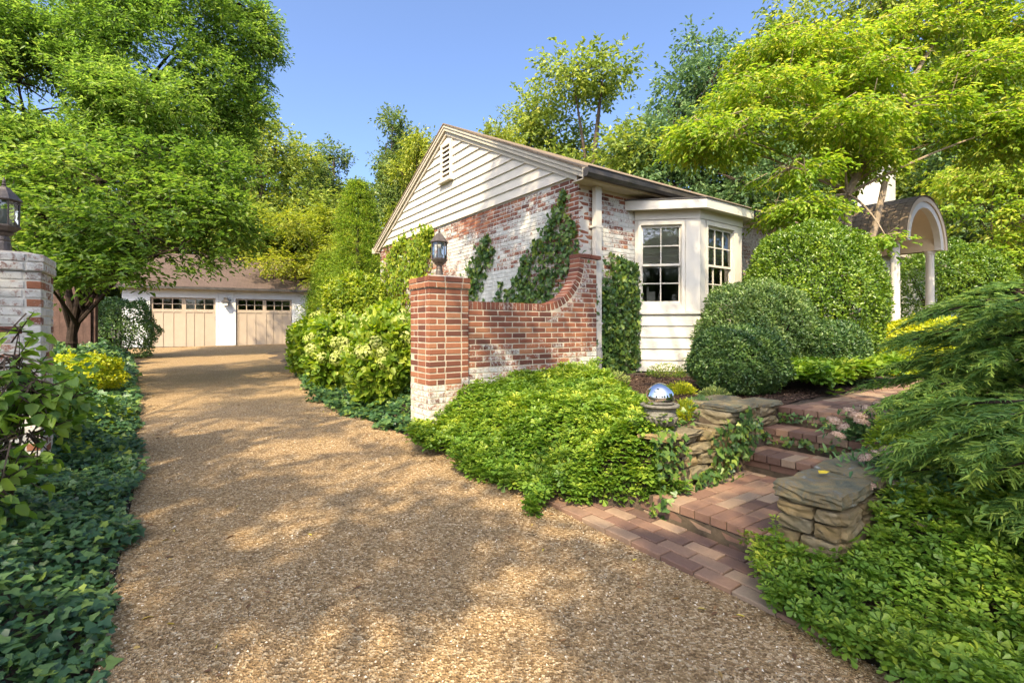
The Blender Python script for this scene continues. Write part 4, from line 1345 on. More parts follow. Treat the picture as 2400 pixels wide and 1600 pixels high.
def gen_crown(clumps, n_twigs, per, tl, seed, droop=.25, flat=1.0, gaps=-.9, gscale=1.6, up=.9, inner=.45, spread=.8, fan=.35, tint_up=0.0):
    rg = np.random.default_rng(seed)
    C = np.array(clumps, float)
    wt = (C[:, 3] * C[:, 4] * C[:, 5]) ** .62
    idx = rg.choice(len(C), n_twigs, p=wt / wt.sum())
    d = rnd_dir(rg, n_twigs)
    r = rg.random(n_twigs) ** inner
    pos = C[idx, :3] + d * r[:, None] * C[idx, 3:6]
    keep = blob(pos, gscale, seed % 7 + .3) > gaps
    pos, d, idx = pos[keep], d[keep], idx[keep]
    n = len(pos)
    td = d * spread + rg.normal(size=(n, 3)) * .55
    td[:, 2] = td[:, 2] * flat - droop
    td = unit(td)
    ctint = rg.random(len(C))[idx]
    if tint_up:
        zz = (C[:, 2] - C[:, 2].min()) / max(np.ptp(C[:, 2]), .1)
        ctint = np.clip(tint_up * (zz[idx] * .9 + .35 * (d[:, 2] > .15)) + .25 * ctint, 0, 2.2)
    # leaves along each twig
    t = (np.arange(per) / max(per - 1, 1))[None, :] * tl * (.7 + .6 * rg.random((n, 1)))
    side = np.where(np.arange(per) % 2 == 0, 1.0, -1.0)[None, :]
    perp = unit(np.cross(td, np.array([0, 0, 1.0]) + rg.normal(size=(n, 3)) * .15))
    P = pos[:, None, :] + td[:, None, :] * t[:, :, None]
    P[:, :, 2] -= (t ** 2) * .25
    P += rg.normal(size=P.shape) * tl * .08
    D = td[:, None, :] * (.45 + fan) + perp[:, None, :] * side[:, :, None] * .75 + rg.normal(size=P.shape) * .25
    D[:, :, 2] -= droop * .8
    Nn = np.array([0, 0, up])[None, None, :] + rg.normal(size=P.shape) * .45
    tint = np.clip(.25 * ctint[:, None] + .15 * rg.random((n, 1)) + .6 * rg.random((n, per)), 0, 1)
    return P.reshape(-1, 3), D.reshape(-1, 3), Nn.reshape(-1, 3), tint.ravel(), pos, td, rg

def limb_path(p, q, rg, sag=.12, k=7):
    p, q = np.array(p, float), np.array(q, float)
    L = np.linalg.norm(q - p)
    mid = (p + q) / 2 + np.array([0, 0, L * sag]) + rg.normal(size=3) * L * .05
    ts = np.linspace(0, 1, k)
    return [tuple((1 - t) ** 2 * p + 2 * t * (1 - t) * mid + t * t * q) for t in ts]

def tree(name, label, base, clumps, leaf, n_twigs, per, tl, L, W, seed, trunk_r=.15, bark='bark', tmpl=T_LEAF, group=None, fork=None, lean=(0, 0), subs=5, cat='tree', twigs=0, stems=None, sag=.10, **kw):
    """clumps in world coordinates (x,y,z,rx,ry,rz)"""
    root = thing(name, label, cat, base, 0, group)
    b = np.array(base, float)
    C = np.array(clumps, float)
    P, D, Nn, tint, tw, td, rg = gen_crown(clumps, n_twigs, per, tl, seed, **kw)
    # leaf size varies
    Ls = L * (.75 + .5 * rg.random(len(P)))
    me = leaves_mesh('crown', P - b, D, Nn, Ls, Ls * (W / L), tmpl, tint)
    obj('crown', me, M[leaf], root)
    mb = MB()
    cz = C[:, 2].mean()
    if fork is None:
        fork = (b[0] + lean[0], b[1] + lean[1], b[2] + max((C[:, 2].min() - b[2]) * .75, .3 * (cz - b[2])))
    fk = np.array(fork)
    top = C[np.argmax(C[:, 2]), :3]
    n_st = stems or [(b, fk, trunk_r)]
    for (p, q, r) in n_st:
        path = limb_path(np.array(p) - b, np.array(q) - b, rg, .02, 8)
        path[0] = (path[0][0], path[0][1], path[0][2] - .15)
        mb.tube(path, [r * (1.35 if i == 0 else 1.08 - .3 * i / 7) for i in range(8)], 9)
    mb.tube(limb_path(fk - b, top - b, rg, .03, 8), [trunk_r * (.78 - .68 * i / 7) for i in range(8)], 8)
    for c in C:
        cc = c[:3]
        s_ = rg.random() * .35
        st = fk + (top - fk) * s_ if cc[2] > fk[2] + 1 else fk
        R0 = trunk_r * (.45 - .25 * s_) * (.7 + .5 * min(1, (c[3] * c[5]) ** .5 / 2))
        mb.tube(limb_path(st - b, cc - b, rg, sag), [R0 * (1 - .75 * i / 6) for i in range(7)], 6, False)
        for _ in range(subs):
            dd = unit(rg.normal(size=(1, 3)))[0] * c[3:6] * .8
            mb.tube(limb_path(cc - b - dd * .15, cc + dd - b, rg, .06, 5), [R0 * .35 * (1 - .8 * i / 4) + .004 for i in range(5)], 4, False)
    obj('trunk', mb.mesh('trunk'), M[bark], root)
    if twigs:
        tmb = MB()
        for i in rg.choice(len(tw), min(twigs, len(tw)), replace=False):
            p = tw[i] - b
            tmb.tube([p - td[i] * tl * .8, p + td[i] * tl * .5, p + td[i] * tl - np.array([0, 0, .25 * tl * tl])], [.006, .004, .002], 3, False)
        obj('twigs', tmb.mesh('twigs'), M[bark], root)['kind'] = 'stuff'
    return root

def pclump(px, py, Y, rx, ry, rd=None):
    """clump by photo pixel, distance and pixel radii"""
    x, y, z = pix(px, py, Y)
    return (x, y, z, rx / F * Y, (rd if rd else (rx + ry) / 2 / F * Y), ry / F * Y)

def copy_tree(o):
    c = o.copy(); COL.objects.link(c)
    for k in o.children:
        d = k.copy(); COL.objects.link(d); d.parent = c
    return c

# ---- far trees: a few kinds, copied
def far_proto(name, label, leaf, seed, shape, n_tw=2600, per=11, L=.17, W=.085, bark='bark', **kw):
    rg = np.random.default_rng(seed)
    cl = []
    if shape == 'round':
        for k in range(17):
            an, hh = rg.random() * 6.28, rg.random()
            rr = 2.1 * math.sin(math.pi * (.18 + .75 * hh)) * (.55 + .4 * rg.random())
            s = 1.0 + .45 * rg.random()
            cl.append((rr * math.cos(an), rr * math.sin(an), 3.4 + 5.4 * hh, s, s, s * .75))
        cl.append((0, 0, 9.2, .9, .9, .8))
    elif shape == 'tall':
        for k in range(16):
            an, hh = rg.random() * 6.28, (k + rg.random()) / 16
            rr = 1.7 * (1 - hh * .8) * (.5 + .5 * rg.random())
            s = 1.15 - .40 * hh
            cl.append((rr * math.cos(an), rr * math.sin(an), 2.2 + 7.2 * hh, s, s, s * .9))
    else:  # open, ragged
        for k in range(14):
            an, hh = rg.random() * 6.28, rg.random()
            rr = 2.6 * (.35 + .65 * rg.random()) * math.sin(math.pi * (.2 + .7 * hh))
            s = .65 + .6 * rg.random()
            cl.append((rr * math.cos(an), rr * math.sin(an), 3.8 + 5.4 * hh, s * 1.15, s * 1.15, s * .6))
    return tree(name, label, (0, 0, 0), cl, leaf, n_tw, per, .55, L, W, seed, .20, bark, T_DIA, None, subs=4, **kw)

FAR = {
    'light': far_proto('background_tree', 'x', 'lf_far', 21, 'round', 2800, gaps=-.8),
    'open': far_proto('background_tree', 'x', 'lf_far', 22, 'open', 2300, gaps=-.7),
    'dark': far_proto('background_tree', 'x', 'lf_fardark', 23, 'tall', 4200, gaps=-1.0),
    'blue': far_proto('background_tree', 'x', 'lf_farblue', 24, 'round', gaps=-.8),
    'yellow': far_proto('background_tree', 'x', 'lf_faryel', 25, 'open', 1700, gaps=-.7),
}
used = set()
def far_tree(kind, px, top, Y, rad, label, rot=0.0, base_h=None):
    o = FAR[kind]
    if kind in used: o = copy_tree(o)
    used.add(kind)
    X = (px - CX) / F * Y
    zb = tz(X, Y)
    H = (HOR - top) / F * Y + EYE - zb
    s = H / 9.8
    o.location = (X, Y, zb)
    o.scale = (rad / 3.0, rad / 3.0, s)
    o.rotation_euler = (0, 0, rot)
    tag(o, label, 'tree', 'trees behind the house and garage')
    return o
far_tree('dark', 918, 275, 27, 3.1, 'dark green dense oak rising left of the gable peak', .4)
far_tree('yellow', 1005, 262, 25, 2.4, 'small yellow leaved tree peeping over the gable peak', .2)
far_tree('open', 1375, 150, 27, 4.8, 'tall bright green open crowned tree behind the middle of the roof', 1.0)
far_tree('yellow', 1165, 255, 26, 2.3, 'yellowing young tree behind the roof ridge', 2.0)
far_tree('light', 1250, 225, 29, 4.0, 'mid green rounded tree behind the roof ridge', .6)
far_tree('light', 1470, 310, 25, 3.2, 'short light green tree above the gutter line', 2.6)
far_tree('blue', 1640, 75, 24, 3.8, 'blue green tree towering behind the bay window roof', .3)
far_tree('blue', 1760, 170, 22, 3.4, 'blue green tree behind the yellowing dogwood', 1.9)
far_tree('light', 1850, 0, 24, 4.2, 'tall light green tree crowning behind the yellowing dogwood', 3.0)
far_tree('open', 2080, -60, 21, 4.0, 'tall open crowned tree above the porch roof', .9)
far_tree('dark', 2290, -40, 18, 3.6, 'dark tree standing close behind the porch', 2.2)
far_tree('blue', 2420, 60, 16, 3.2, 'shadowy blue green tree right of the porch', 4.0)
far_tree('dark', 2200, 330, 20, 2.8, 'low dark tree directly behind the porch arch', 5.0)
far_tree('light', 680, 330, 30, 4.4, 'airy light green tree left of the feathery conifer', 1.4)
far_tree('dark', 775, 345, 34, 4.0, 'dark slender tree far behind the feathery conifer', 2.8)
far_tree('yellow', 735, 450, 25, 3.2, 'yellow green bushy tree beyond the garage roof end', 4.4)
far_tree('light', 600, 250, 27, 4.0, 'light green tree rising over the garage roof', 4.9)
far_tree('open', 480, 280, 29, 4.4, 'open green tree behind the garage ridge', 2.4)
far_tree('light', 330, 330, 31, 3.6, 'broad green tree behind the left end of the garage', .1)
far_tree('blue', 170, 330, 25, 3.6, 'shaded green tree beyond the brown fence', 2.9)
far_tree('light', -20, 250, 20, 3.8, 'green tree beyond the whitewashed gate pillar', 3.6)
far_tree('dark', 255, 560, 27, 2.0, 'small dark tree beside the garage wall', 3.3)
far_tree('yellow', 840, 530, 24, 2.6, 'low yellow green tree behind the feathery conifer', 1.1)
for k, o in FAR.items():
    for c in o.children: pass

# ---- feathery conifer left of the gable
def conifer(name, label, base, H, rad, seed, leaf, n=3000, per=9, L=.12, W=.022, tl=.36):
    rg = np.random.default_rng(seed)
    root = thing(name, label, 'tree', base)
    hh = rg.random(n) ** .8
    an = rg.random(n) * 6.283
    rr = rad * (1 - hh) ** .75 * (.2 + .8 * rg.random(n) ** .6) * (1 + .35 * np.sin(an * 5 + hh * 23) * np.sin(an * 3 + hh * 9))
    pos = np.column_stack([rr * np.cos(an), rr * np.sin(an), .3 + hh * (H - .3)])
    td = unit(np.column_stack([np.cos(an), np.sin(an), .15 + .35 * hh]) + rg.normal(size=(n, 3)) * .25)
    t = np.linspace(0, 1, per)[None, :] * tl
    P = pos[:, None, :] + td[:, None, :] * t[:, :, None]
    P[:, :, 2] -= t ** 2 * 1.2
    P += rg.normal(size=P.shape) * .03
    D = td[:, None, :] * .7 + rg.normal(size=P.shape) * .45
    Nn = np.array([0, 0, .7]) + rg.normal(size=P.shape) * .5
    tint = np.clip(.5 * rg.random((n, 1)) + .5 * rg.random((n, per)), 0, 1).ravel()
    obj('crown', leaves_mesh('crown', P.reshape(-1, 3), D.reshape(-1, 3), Nn.reshape(-1, 3), L, W, T_DIA, tint), M[leaf], root)
    MB().tube([(0, 0, -.1), (0, 0, H * .5), (0, 0, H * .95)], [.11, .07, .01], 8).build('trunk', M['bark'], root)
    return root
x, y, z = pix(838, 430, 16.5)
conifer('feathery_conifer', 'feathery light green conifer between the hydrangeas and the gable', (x, y, tz(x, y)), z - tz(x, y), 1.15, 31, 'lf_feather')
x, y, z = pix(775, 600, 17.5)
conifer('feathery_conifer', 'low feathery green conifer beside the garage end wall', (x, y, tz(x, y)), z - tz(x, y), .9, 32, 'lf_feather', 2600)

# ---- forked tree left of the drive, layered leaf sprays
bx_, by_ = (168 - CX) / F * 10.0, 10.0
base = (bx_, by_, tz(bx_, by_))
cl = [pclump(330, 545, 8.6, 190, 70, 1.2), pclump(125, 520, 8.2, 130, 80, 1.0), pclump(420, 585, 8.9, 110, 45, .9), pclump(250, 430, 9.3, 200, 70, 1.2),
      pclump(430, 480, 9.3, 150, 60, 1.1), pclump(60, 610, 7.6, 90, 40, .7), pclump(200, 628, 8.4, 120, 32, .9), pclump(530, 520, 9.8, 60, 70, .9),
      pclump(290, 640, 8.2, 110, 34, .9), pclump(90, 420, 9.0, 120, 60, 1.0), pclump(370, 380, 10, 170, 50, 1.2), pclump(510, 420, 10.2, 90, 60, 1.0)]
fk = pix(168, 755, 10.0)
tree('forked_tree', 'forked dark trunk tree with layered bright green leaves beside the ivy bank', base, cl, 'lf_beech', 3600, 9, .34, .105, .052, 41, .11, 'bark_dark', T_LEAF,
     fork=(fk[0], fk[1], fk[2] - .25), subs=6, twigs=900, stems=[(base, (fk[0], fk[1], fk[2] - .25), .105), ((fk[0], fk[1], fk[2] - .3), pix(146, 640, 10.0), .075), ((fk[0], fk[1], fk[2] - .3), pix(200, 620, 9.9), .06)],
     droop=.12, flat=.35, gaps=-.55, gscale=2.2, up=1.2, fan=.3)

# ---- tall tree on the left
bx_, by_ = (80 - CX) / F * 13.0, 13.0
base = (bx_, by_, tz(bx_, by_))
cl = [pclump(80, 110, 13, 170, 80), pclump(300, 90, 13.5, 170, 80), pclump(470, 190, 14.5, 110, 75), pclump(290, 240, 13, 190, 70), pclump(70, 270, 12.5, 130, 80),
      pclump(545, 100, 15, 70, 60), pclump(420, 310, 14.5, 110, 55), pclump(160, -60, 13, 190, 90), pclump(400, -20, 14, 140, 70), pclump(590, 190, 15.5, 36, 45), pclump(540, 270, 15, 60, 40),
      pclump(-60, 40, 12, 120, 120), pclump(480, 30, 15, 80, 45), pclump(150, 350, 12.5, 140, 60), pclump(610, 90, 15.5, 30, 40), pclump(-40, 400, 12, 90, 80), pclump(500, 370, 14, 70, 45), pclump(620, 50, 15.5, 26, 30), pclump(645, 120, 15.8, 20, 26), pclump(600, 250, 15.3, 30, 26), pclump(560, 320, 15, 36, 30), pclump(220, 340, 12.8, 130, 60), pclump(90, 350, 12.6, 90, 60), pclump(40, 190, 12.2, 110, 60), pclump(190, 180, 12.8, 110, 60), pclump(330, 360, 13.5, 120, 50), pclump(10, 330, 11.8, 90, 60), pclump(560, 10, 15.2, 50, 30)]
tree('tall_oak', 'tall fine leaved tree filling the sky above the forked tree', base, cl, 'lf_oak', 18500, 10, .36, .125, .044, 43, .20, 'bark_dark', T_DIA, subs=6, twigs=700,
     droop=.15, gaps=-.6, gscale=1.5, fork=pix(88, 500, 13), inner=.5, sag=.03)

# ---- yellowing dogwood in front of the porch
bx_, by_ = (1995 - CX) / F * 8.5, 8.5
base = (bx_, by_, tz(bx_, by_))
cl = [pclump(1710, 320, 7.9, 110, 34, .9), pclump(1790, 230, 8.2, 120, 44, 1.0), pclump(1900, 140, 8.6, 120, 44, 1.0), pclump(2120, 90, 8.6, 120, 40, 1.0), pclump(2280, 180, 8.3, 110, 50, 1.0),
      pclump(1960, 300, 8.0, 130, 40, 1.0), pclump(2130, 250, 7.8, 120, 44, 1.0), pclump(1850, 395, 7.6, 90, 26, .7), pclump(2230, 330, 8.8, 100, 36, .9),
      pclump(2360, 300, 8.0, 90, 60, 1.0), pclump(1620, 320, 8.2, 45, 30, .6), pclump(2370, 80, 8.4, 90, 50, .9), pclump(1800, 130, 8.8, 70, 36, .8), pclump(2240, 20, 8.6, 120, 40, .9), pclump(1870, 490, 7.9, 90, 22, .6),
      pclump(2075, 552, 7.2, 42, 11, .22), pclump(2030, 190, 8.2, 100, 36, .9), pclump(2040, 380, 8.6, 60, 22, .6)]
fk = pix(1985, 455, 8.5)
tree('dogwood_tree', 'spreading dogwood with yellowing layered leaves rising behind the big boxwood', base, cl, 'lf_dog', 7400, 9, .30, .088, .044, 47, .085, 'bark_pale', T_LEAF, subs=6, twigs=900,
     fork=fk, stems=[(base, fk, .075), ((base[0] + .05, base[1], base[2] + 1.2), pix(2075, 420, 8.4), .06)], droop=.32, flat=.35, gaps=-.55, gscale=2.3, up=1.2, tint_up=.6)

bx_, by_ = (2330 - CX) / F * 13.5, 13.5
base = (bx_, by_, tz(bx_, by_))
tree('understory_tree', 'layered yellow green understory tree right behind the porch', base, [pclump(2330, 420, 13, 90, 40, 1.1), pclump(2290, 500, 13.2, 90, 40, 1.1), pclump(2390, 520, 12.6, 80, 50, 1.1), pclump(2400, 400, 13.4, 70, 50, 1.0), pclump(2360, 600, 12.6, 70, 30, .9), pclump(2260, 420, 14, 60, 40, .9)],
     'lf_dog', 1700, 9, .38, .12, .06, 49, .10, 'bark', T_LEAF, subs=4, twigs=300, droop=.3, flat=.35, gaps=-.6, gscale=1.8, up=1.2)

# ---- shrubs clipped to domes
def dome_shrub(name, label, cx_, cy_, rx, ry, top_h, leaf, n, L, W, seed, cat='shrub', group=None, bumps=.05, base_h=None, sq=2.4, depth=.10, open_bottom=.0, flowers=None):
    rg = np.random.default_rng(seed)
    zb = tz(cx_, cy_)
    rz = top_h + EYE - zb
    root = thing(name, label, cat, (cx_, cy_, zb), 0, group)
    d = rnd_dir(rg, n)
    d[:, 2] = np.where(rg.random(n) < .36, -np.abs(d[:, 2]) * .75, np.abs(d[:, 2]))
    d = unit(d)
    e = (np.abs(d[:, 0]) ** sq + np.abs(d[:, 1]) ** sq + np.abs(d[:, 2]) ** sq) ** (-1 / sq)
    lump = 1 + bumps * (np.sin(d[:, 0] * 7 + seed) * np.sin(d[:, 1] * 6 + 2 * seed) + np.sin(d[:, 2] * 8 + seed) * .7) + bumps * .8 * np.sin(d[:, 0] * 19 + d[:, 2] * 17 + seed) * np.sin(d[:, 1] * 18)
    sc = e * lump * (1 - depth * rg.random(n) ** 1.3)
    R3 = np.array([rx, ry, rz * .56])
    P = d * sc[:, None] * R3
    P[:, 2] += rz * .44
    P[:, 2] = np.maximum(P[:, 2], .03 + .05 * rg.random(n))
    nrm = unit(d / R3)
    D = nrm * .7 + rnd_dir(rg, n) * .9 + np.array([0, 0, .25])
    Nn = nrm * .8 + rnd_dir(rg, n) * .55 + np.array([0, 0, .3])
    tint = np.clip(rg.random(n) * .75 + .25 * rg.random() * (1 + 0 * d[:, 0]) + .15 * (np.sin(d[:, 0] * 9 + seed) * np.sin(d[:, 2] * 8)), 0, 1)
    Ls = L * (.7 + .6 * rg.random(n))
    # stray young shoots breaking the clipped outline
    ns, pl = int(34 * (rx + ry)), 9
    i0 = rg.integers(0, n, ns)
    ln = (.03 + .07 * rg.random(ns)) * (1.5 if L > .06 else 1.0)
    sd = unit(nrm[i0] + rg.normal(size=(ns, 3)) * .35 + np.array([0, 0, .35]))
    sp = (P[i0][:, None, :] + sd[:, None, :] * (np.linspace(.2, 1, pl)[None, :, None] * ln[:, None, None])).reshape(-1, 3)
    P = np.concatenate([P, sp]); D = np.concatenate([D, np.repeat(sd, pl, 0) * .6 + rnd_dir(rg, ns * pl) * .8]); Nn = np.concatenate([Nn, rnd_dir(rg, ns * pl) + np.array([0, 0, .6])])
    tint = np.concatenate([tint, np.clip(.6 + .4 * rg.random(ns * pl), 0, 1)]); Ls = np.concatenate([Ls, np.full(ns * pl, L * .8)])
    obj('foliage', leaves_mesh('foliage', P, D, Nn, Ls, Ls * W / L, T_DIA if L < .06 else T_LEAF, tint), M[leaf], root)
    mb = MB()
    for k in range(11):
        an = rg.random() * 6.28
        q = np.array([.7 * rx * math.cos(an), .7 * ry * math.sin(an), rz * (.45 + .4 * rg.random())])
        mb.tube(limb_path((.1 * math.cos(an), .1 * math.sin(an), -.08), q, rg, .1, 5), [.03, .025, .02, .014, .006], 5, False)
    obj('stems', mb.mesh('stems'), M['bark_dark'], root)
    return root

def dome_px(px0, px1, top, Y, *a, **k):
    cx_ = ((px0 + px1) / 2 - CX) / F * Y
    r = (px1 - px0) / 2 / F * Y
    return cx_, Y, r, r * k.pop('fy', 1.0), (HOR - top) / F * Y
def dsh(name, label, px0, px1, top, Y, leaf, n, L, W, seed, fy=1.0, **k):
    cx_, cy_, rx, ry, th = dome_px(px0, px1, top, Y, fy=fy)
    return dome_shrub(name, label, cx_, cy_, rx, ry, th, leaf, n, L, W, seed, **k)
dsh('boxwood', 'big glossy green dome shaped boxwood in front of the porch', 1750, 2040, 530, 7.4, 'lf_box', 52000, .046, .026, 51, bumps=.045, sq=2.2, depth=.16)
dsh('boxwood', 'middle sized grey green boxwood below the bay window corner', 1640, 1895, 662, 6.6, 'lf_box2', 34000, .036, .020, 52, bumps=.06, sq=2.15, depth=.15)
dsh('boxwood', 'small low dark green boxwood ball at the mulch edge', 1622, 1832, 762, 5.2, 'lf_box3', 30000, .030, .017, 53, bumps=.05, sq=2.1, depth=.15)
dsh('boxwood', 'small grey green boxwood ball between the larger boxwoods', 1888, 2022, 752, 6.0, 'lf_box3', 14000, .034, .018, 54, bumps=.04)
dsh('hedge_shrub', 'golden yellow clipped shrub in front of the right porch column', 2090, 2262, 745, 7.9, 'lf_gold', 16000, .050, .028, 55, bumps=.04, sq=3)
dsh('hedge_shrub', 'sunlit rounded green hedge behind the porch columns', 2095, 2370, 575, 12.4, 'lf_box', 22000, .059, .038, 56, bumps=.06, fy=.6)
dsh('hedge_shrub', 'yellow green low shrub where the path bends out of sight', 2040, 2150, 800, 7.2, 'lf_gold', 8000, .05, .028, 57, bumps=.05)
dsh('hedge_shrub', 'dark rounded bush against the garage wall', 212, 350, 705, 15.0, 'lf_box3', 14000, .059, .04, 58, bumps=.09)
dsh('golden_shrub', 'small golden yellow shrub at the foot of the forked tree', 135, 262, 835, 7.6, 'lf_gold', 5200, .055, .036, 59, bumps=.12)
dsh('hedge_shrub', 'green leafy shrub hugging the far gable corner', 770, 900, 640, 12.2, 'lf_ivyl', 12000, .085, .05, 60, bumps=.12)

# ---- hydrangeas with lime flower heads
def hydrangea(label, px0, px1, top, Y, seed, nfl, n=5200):
    cx_, cy_, rx, ry, th = dome_px(px0, px1, top, Y)
    root = dome_shrub('hydrangea', label, cx_, cy_, rx, ry, th, 'lf_hyd', n, .12, .075, seed, 'shrub', 'hydrangeas along the drive', bumps=.10, depth=.3)
    rg = np.random.default_rng(seed + 5)
    zb = tz(cx_, cy_); rz = th + EYE - zb
    meshes = []
    for q in range(3):
        m = 150
        d = rnd_dir(rg, m)
        P = d * (.080 + .012 * rg.random((m, 1))) * np.array([1, 1, .85])
        meshes.append(leaves_mesh('flower_head', P, np.cross(d, rnd_dir(rg, m)), d, .034, .03, T_DIA, rg.random(m)))
        meshes[-1].materials.append(M['hyd_fl'])
    k = 0
    while k < nfl:
        d = rnd_dir(rg, 1)[0]
        d[2] = abs(d[2]) * .9 + .05
        if d[1] > .45: continue
        d /= np.linalg.norm(d)
        p = d * np.array([rx, ry, rz * .62]) * (1.0 + .06 * rg.random()) + np.array([0, 0, rz * .38])
        o = obj('flower_head', meshes[k % 3], None, root, tuple(p))
        s = .9 + .6 * rg.random()
        o.scale = (s, s, s)
        o.rotation_euler = (rg.random() * 6, rg.random() * 6, rg.random() * 6)
        k += 1
hydrangea('hydrangea with lime flower heads beside the red brick pier', 830, 985, 752, 7.3, 71, 26)
hydrangea('hydrangea with pale lime heads in the middle of the row along the drive', 730, 880, 742, 8.8, 72, 30)
hydrangea('leafy hydrangea at the far end of the row along the drive', 690, 800, 742, 10.8, 73, 18)
hydrangea('tall hydrangea against the gable wall behind the row', 850, 970, 715, 9.3, 74, 12, 4000)

# ---- big leaved viburnum in front of the whitewashed pillar
def leafy_bush(name, label, clumps, leaf, n_tw, per, tl, L, W, seed, cat='shrub', tmpl=T_LEAF, **kw):
    C = np.array(clumps)
    bx0, by0 = C[:, 0].mean(), C[:, 1].mean()
    base = (bx0, by0, tz(bx0, by0))
    return tree(name, label, base, clumps, leaf, n_tw, per, tl, L, W, seed, .022, 'bark', tmpl, subs=4, cat=cat, twigs=(n_tw if n_tw > 100 else 0), fork=(bx0, by0, base[2] + .12), **kw)
leafy_bush('viburnum_shrub', 'large leaved green viburnum in front of the whitewashed gate pillar',
           [pclump(20, 860, 2.95, 55, 34, .2), pclump(70, 920, 2.9, 45, 40, .2), pclump(10, 970, 2.8, 70, 50, .2), pclump(70, 1020, 2.85, 45, 45, .2), pclump(-40, 930, 2.8, 60, 80, .22), pclump(10, 1070, 2.7, 80, 45, .2), pclump(45, 775, 3.05, 22, 20, .1), pclump(-30, 1140, 2.55, 70, 36, .18)],
           'lf_vib', 160, 5, .13, .078, .058, 81, droop=.35, gaps=-1.2, up=.9)
leafy_bush('viburnum_shrub', 'young large leaved viburnum behind the right side of the gate pillar',
           [pclump(150, 880, 4.6, 40, 40, .25), pclump(170, 930, 4.4, 45, 30, .25), pclump(140, 960, 4.4, 40, 50, .25)], 'lf_vib', 60, 5, .14, .095, .066, 82, droop=.3, gaps=-1.2)

# ---- ground covers
def whorls(A, B, hfun, seed, per=7, L=.042, W=.024, stem=(.08, .16), tiers=2, tilt=.25):
    rg = np.random.default_rng(seed)
    XY = P0 + A[:, None] * U + B[:, None] * V
    n = len(A)
    z0 = terrain(XY[:, 0], XY[:, 1]) + EYE
    hs = stem[0] + (stem[1] - stem[0]) * rg.random(n) + hfun(A, B)
    Ps, Ds, Ns, Ts, Ls = [], [], [], [], []
    tw = rg.random(n)
    ax = np.column_stack([rg.normal(size=n) * tilt, rg.normal(size=n) * tilt, np.ones(n)])
    ax = unit(ax)
    for tier in range(tiers):
        for k in range(per):
            an = 2 * math.pi * (k + .5 * tier) / per + rg.random(n) * .5 + tw * 6
            rad = np.column_stack([np.cos(an), np.sin(an), np.zeros(n)])
            rad -= ax * np.sum(rad * ax, 1, keepdims=True)
            el = (.35 if tier == 0 else -.10) + rg.normal(size=n) * .18
            D = rad + ax * el[:, None]
            Ps.append(np.column_stack([XY, z0 + hs - .028 * tier]) + rad * .006)
            Ds.append(D); Ns.append(ax - rad * el[:, None] * .8 + rg.normal(size=(n, 3)) * .12)
            Ts.append(np.clip(.30 * tw + .18 * (1 + np.sin(A * 4.3 + 1.7 * np.sin(B * 3)) * np.sin(B * 5.1 + A)) + .38 * rg.random(n) + (.12 if tier == 0 else -.1), 0, 1))
            Ls.append(L * (.5 + .85 * rg.random(n)) * (1 if tier == 0 else 1.1))
    P, D, Nn, T, Ln = map(np.concatenate, (Ps, Ds, Ns, Ts, Ls))
    return leaves_mesh('foliage', P, D, Nn, Ln, Ln * W / L, T_OBO, T)

def scatter(a0, a1, b0, b1, dens, seed, test):
    rg = np.random.default_rng(seed)
    n = int((a1 - a0) * (b1 - b0) * dens)
    A = a0 + (a1 - a0) * rg.random(n); B = b0 + (b1 - b0) * rg.random(n)
    k = test(A, B)
    return A[k], B[k]
def wob(A, B, s=5.0, amp=.06):
    return amp * (np.sin(A * s + 1.3) + np.sin(B * s * 1.3 + .5) + .6 * np.sin((A + B) * s * 2.1))
def pach_test(A, B):
    edge = -.16 - .10 * sst(B, -3, -1.6) + wob(A, B)
    inner = 1.17 + (B + 1.94) * .71 + wob(A, B)
    t = (A > edge) & (A < inner) & (B < -.03) & (B > -2.66 - .06 * (A < .55))
    t &= ~((A > -.02) & (A < .52) & (B > -.03))
    # ends at the apron
    t &= ~((A < .50) & (B < -2.25 - 1.0 * np.maximum(A, 0) + wob(A, B, 6, .03)))
    return t
A, B = scatter(-.4, 2.6, -2.8, .1, 1000, 91, pach_test)
o = obj('pachysandra_bed', whorls(A, B, lambda a, b: .05 + .05 * np.sin(a * 3.1) * np.sin(b * 2.7) + .04 * sst(b, -.8, 0) + .035 * np.sin(a * 9 + 1) * np.sin(b * 8), 92, stem=(.05, .17), tilt=.35), M['lf_pachy'])
tag(o, 'bright green pachysandra ground cover sloping from the brick wall to the drive', 'ground cover', kind='stuff')
def spill_test(A, B):
    return (B < -2.1 - .8 * A + wob(A, B)) & (B > -2.30 - 1.0 * A + wob(B, A, 7, .04)) & (A > .0)
A, B = scatter(0.0, .55, -2.85, -2.1, 1300, 93, spill_test)
XY = P0 + A[:, None] * U + B[:, None] * V
o = obj('pachysandra_spill', whorls(A, B, lambda a, b: .05 + .12 * sst(a, .05, .35), 94, stem=(.06, .16)), M['lf_pachy'])
tag(o, 'lush pachysandra spilling over the stone wall end beside the apron', 'ground cover', kind='stuff')
A, B = scatter(3.0, 5.6, -2.74, -1.95, 420, 95, lambda a, b: b > -2.72 + wob(a, b, 5, .03))
o = obj('pachysandra_strip', whorls(A, B, lambda a, b: .12 + 0 * a, 96, L=.08, W=.042, stem=(.05, .2)), M['lf_pachy'])
tag(o, 'sunlit yellow green ground cover strip along the upper brick path', 'ground cover', kind='stuff')
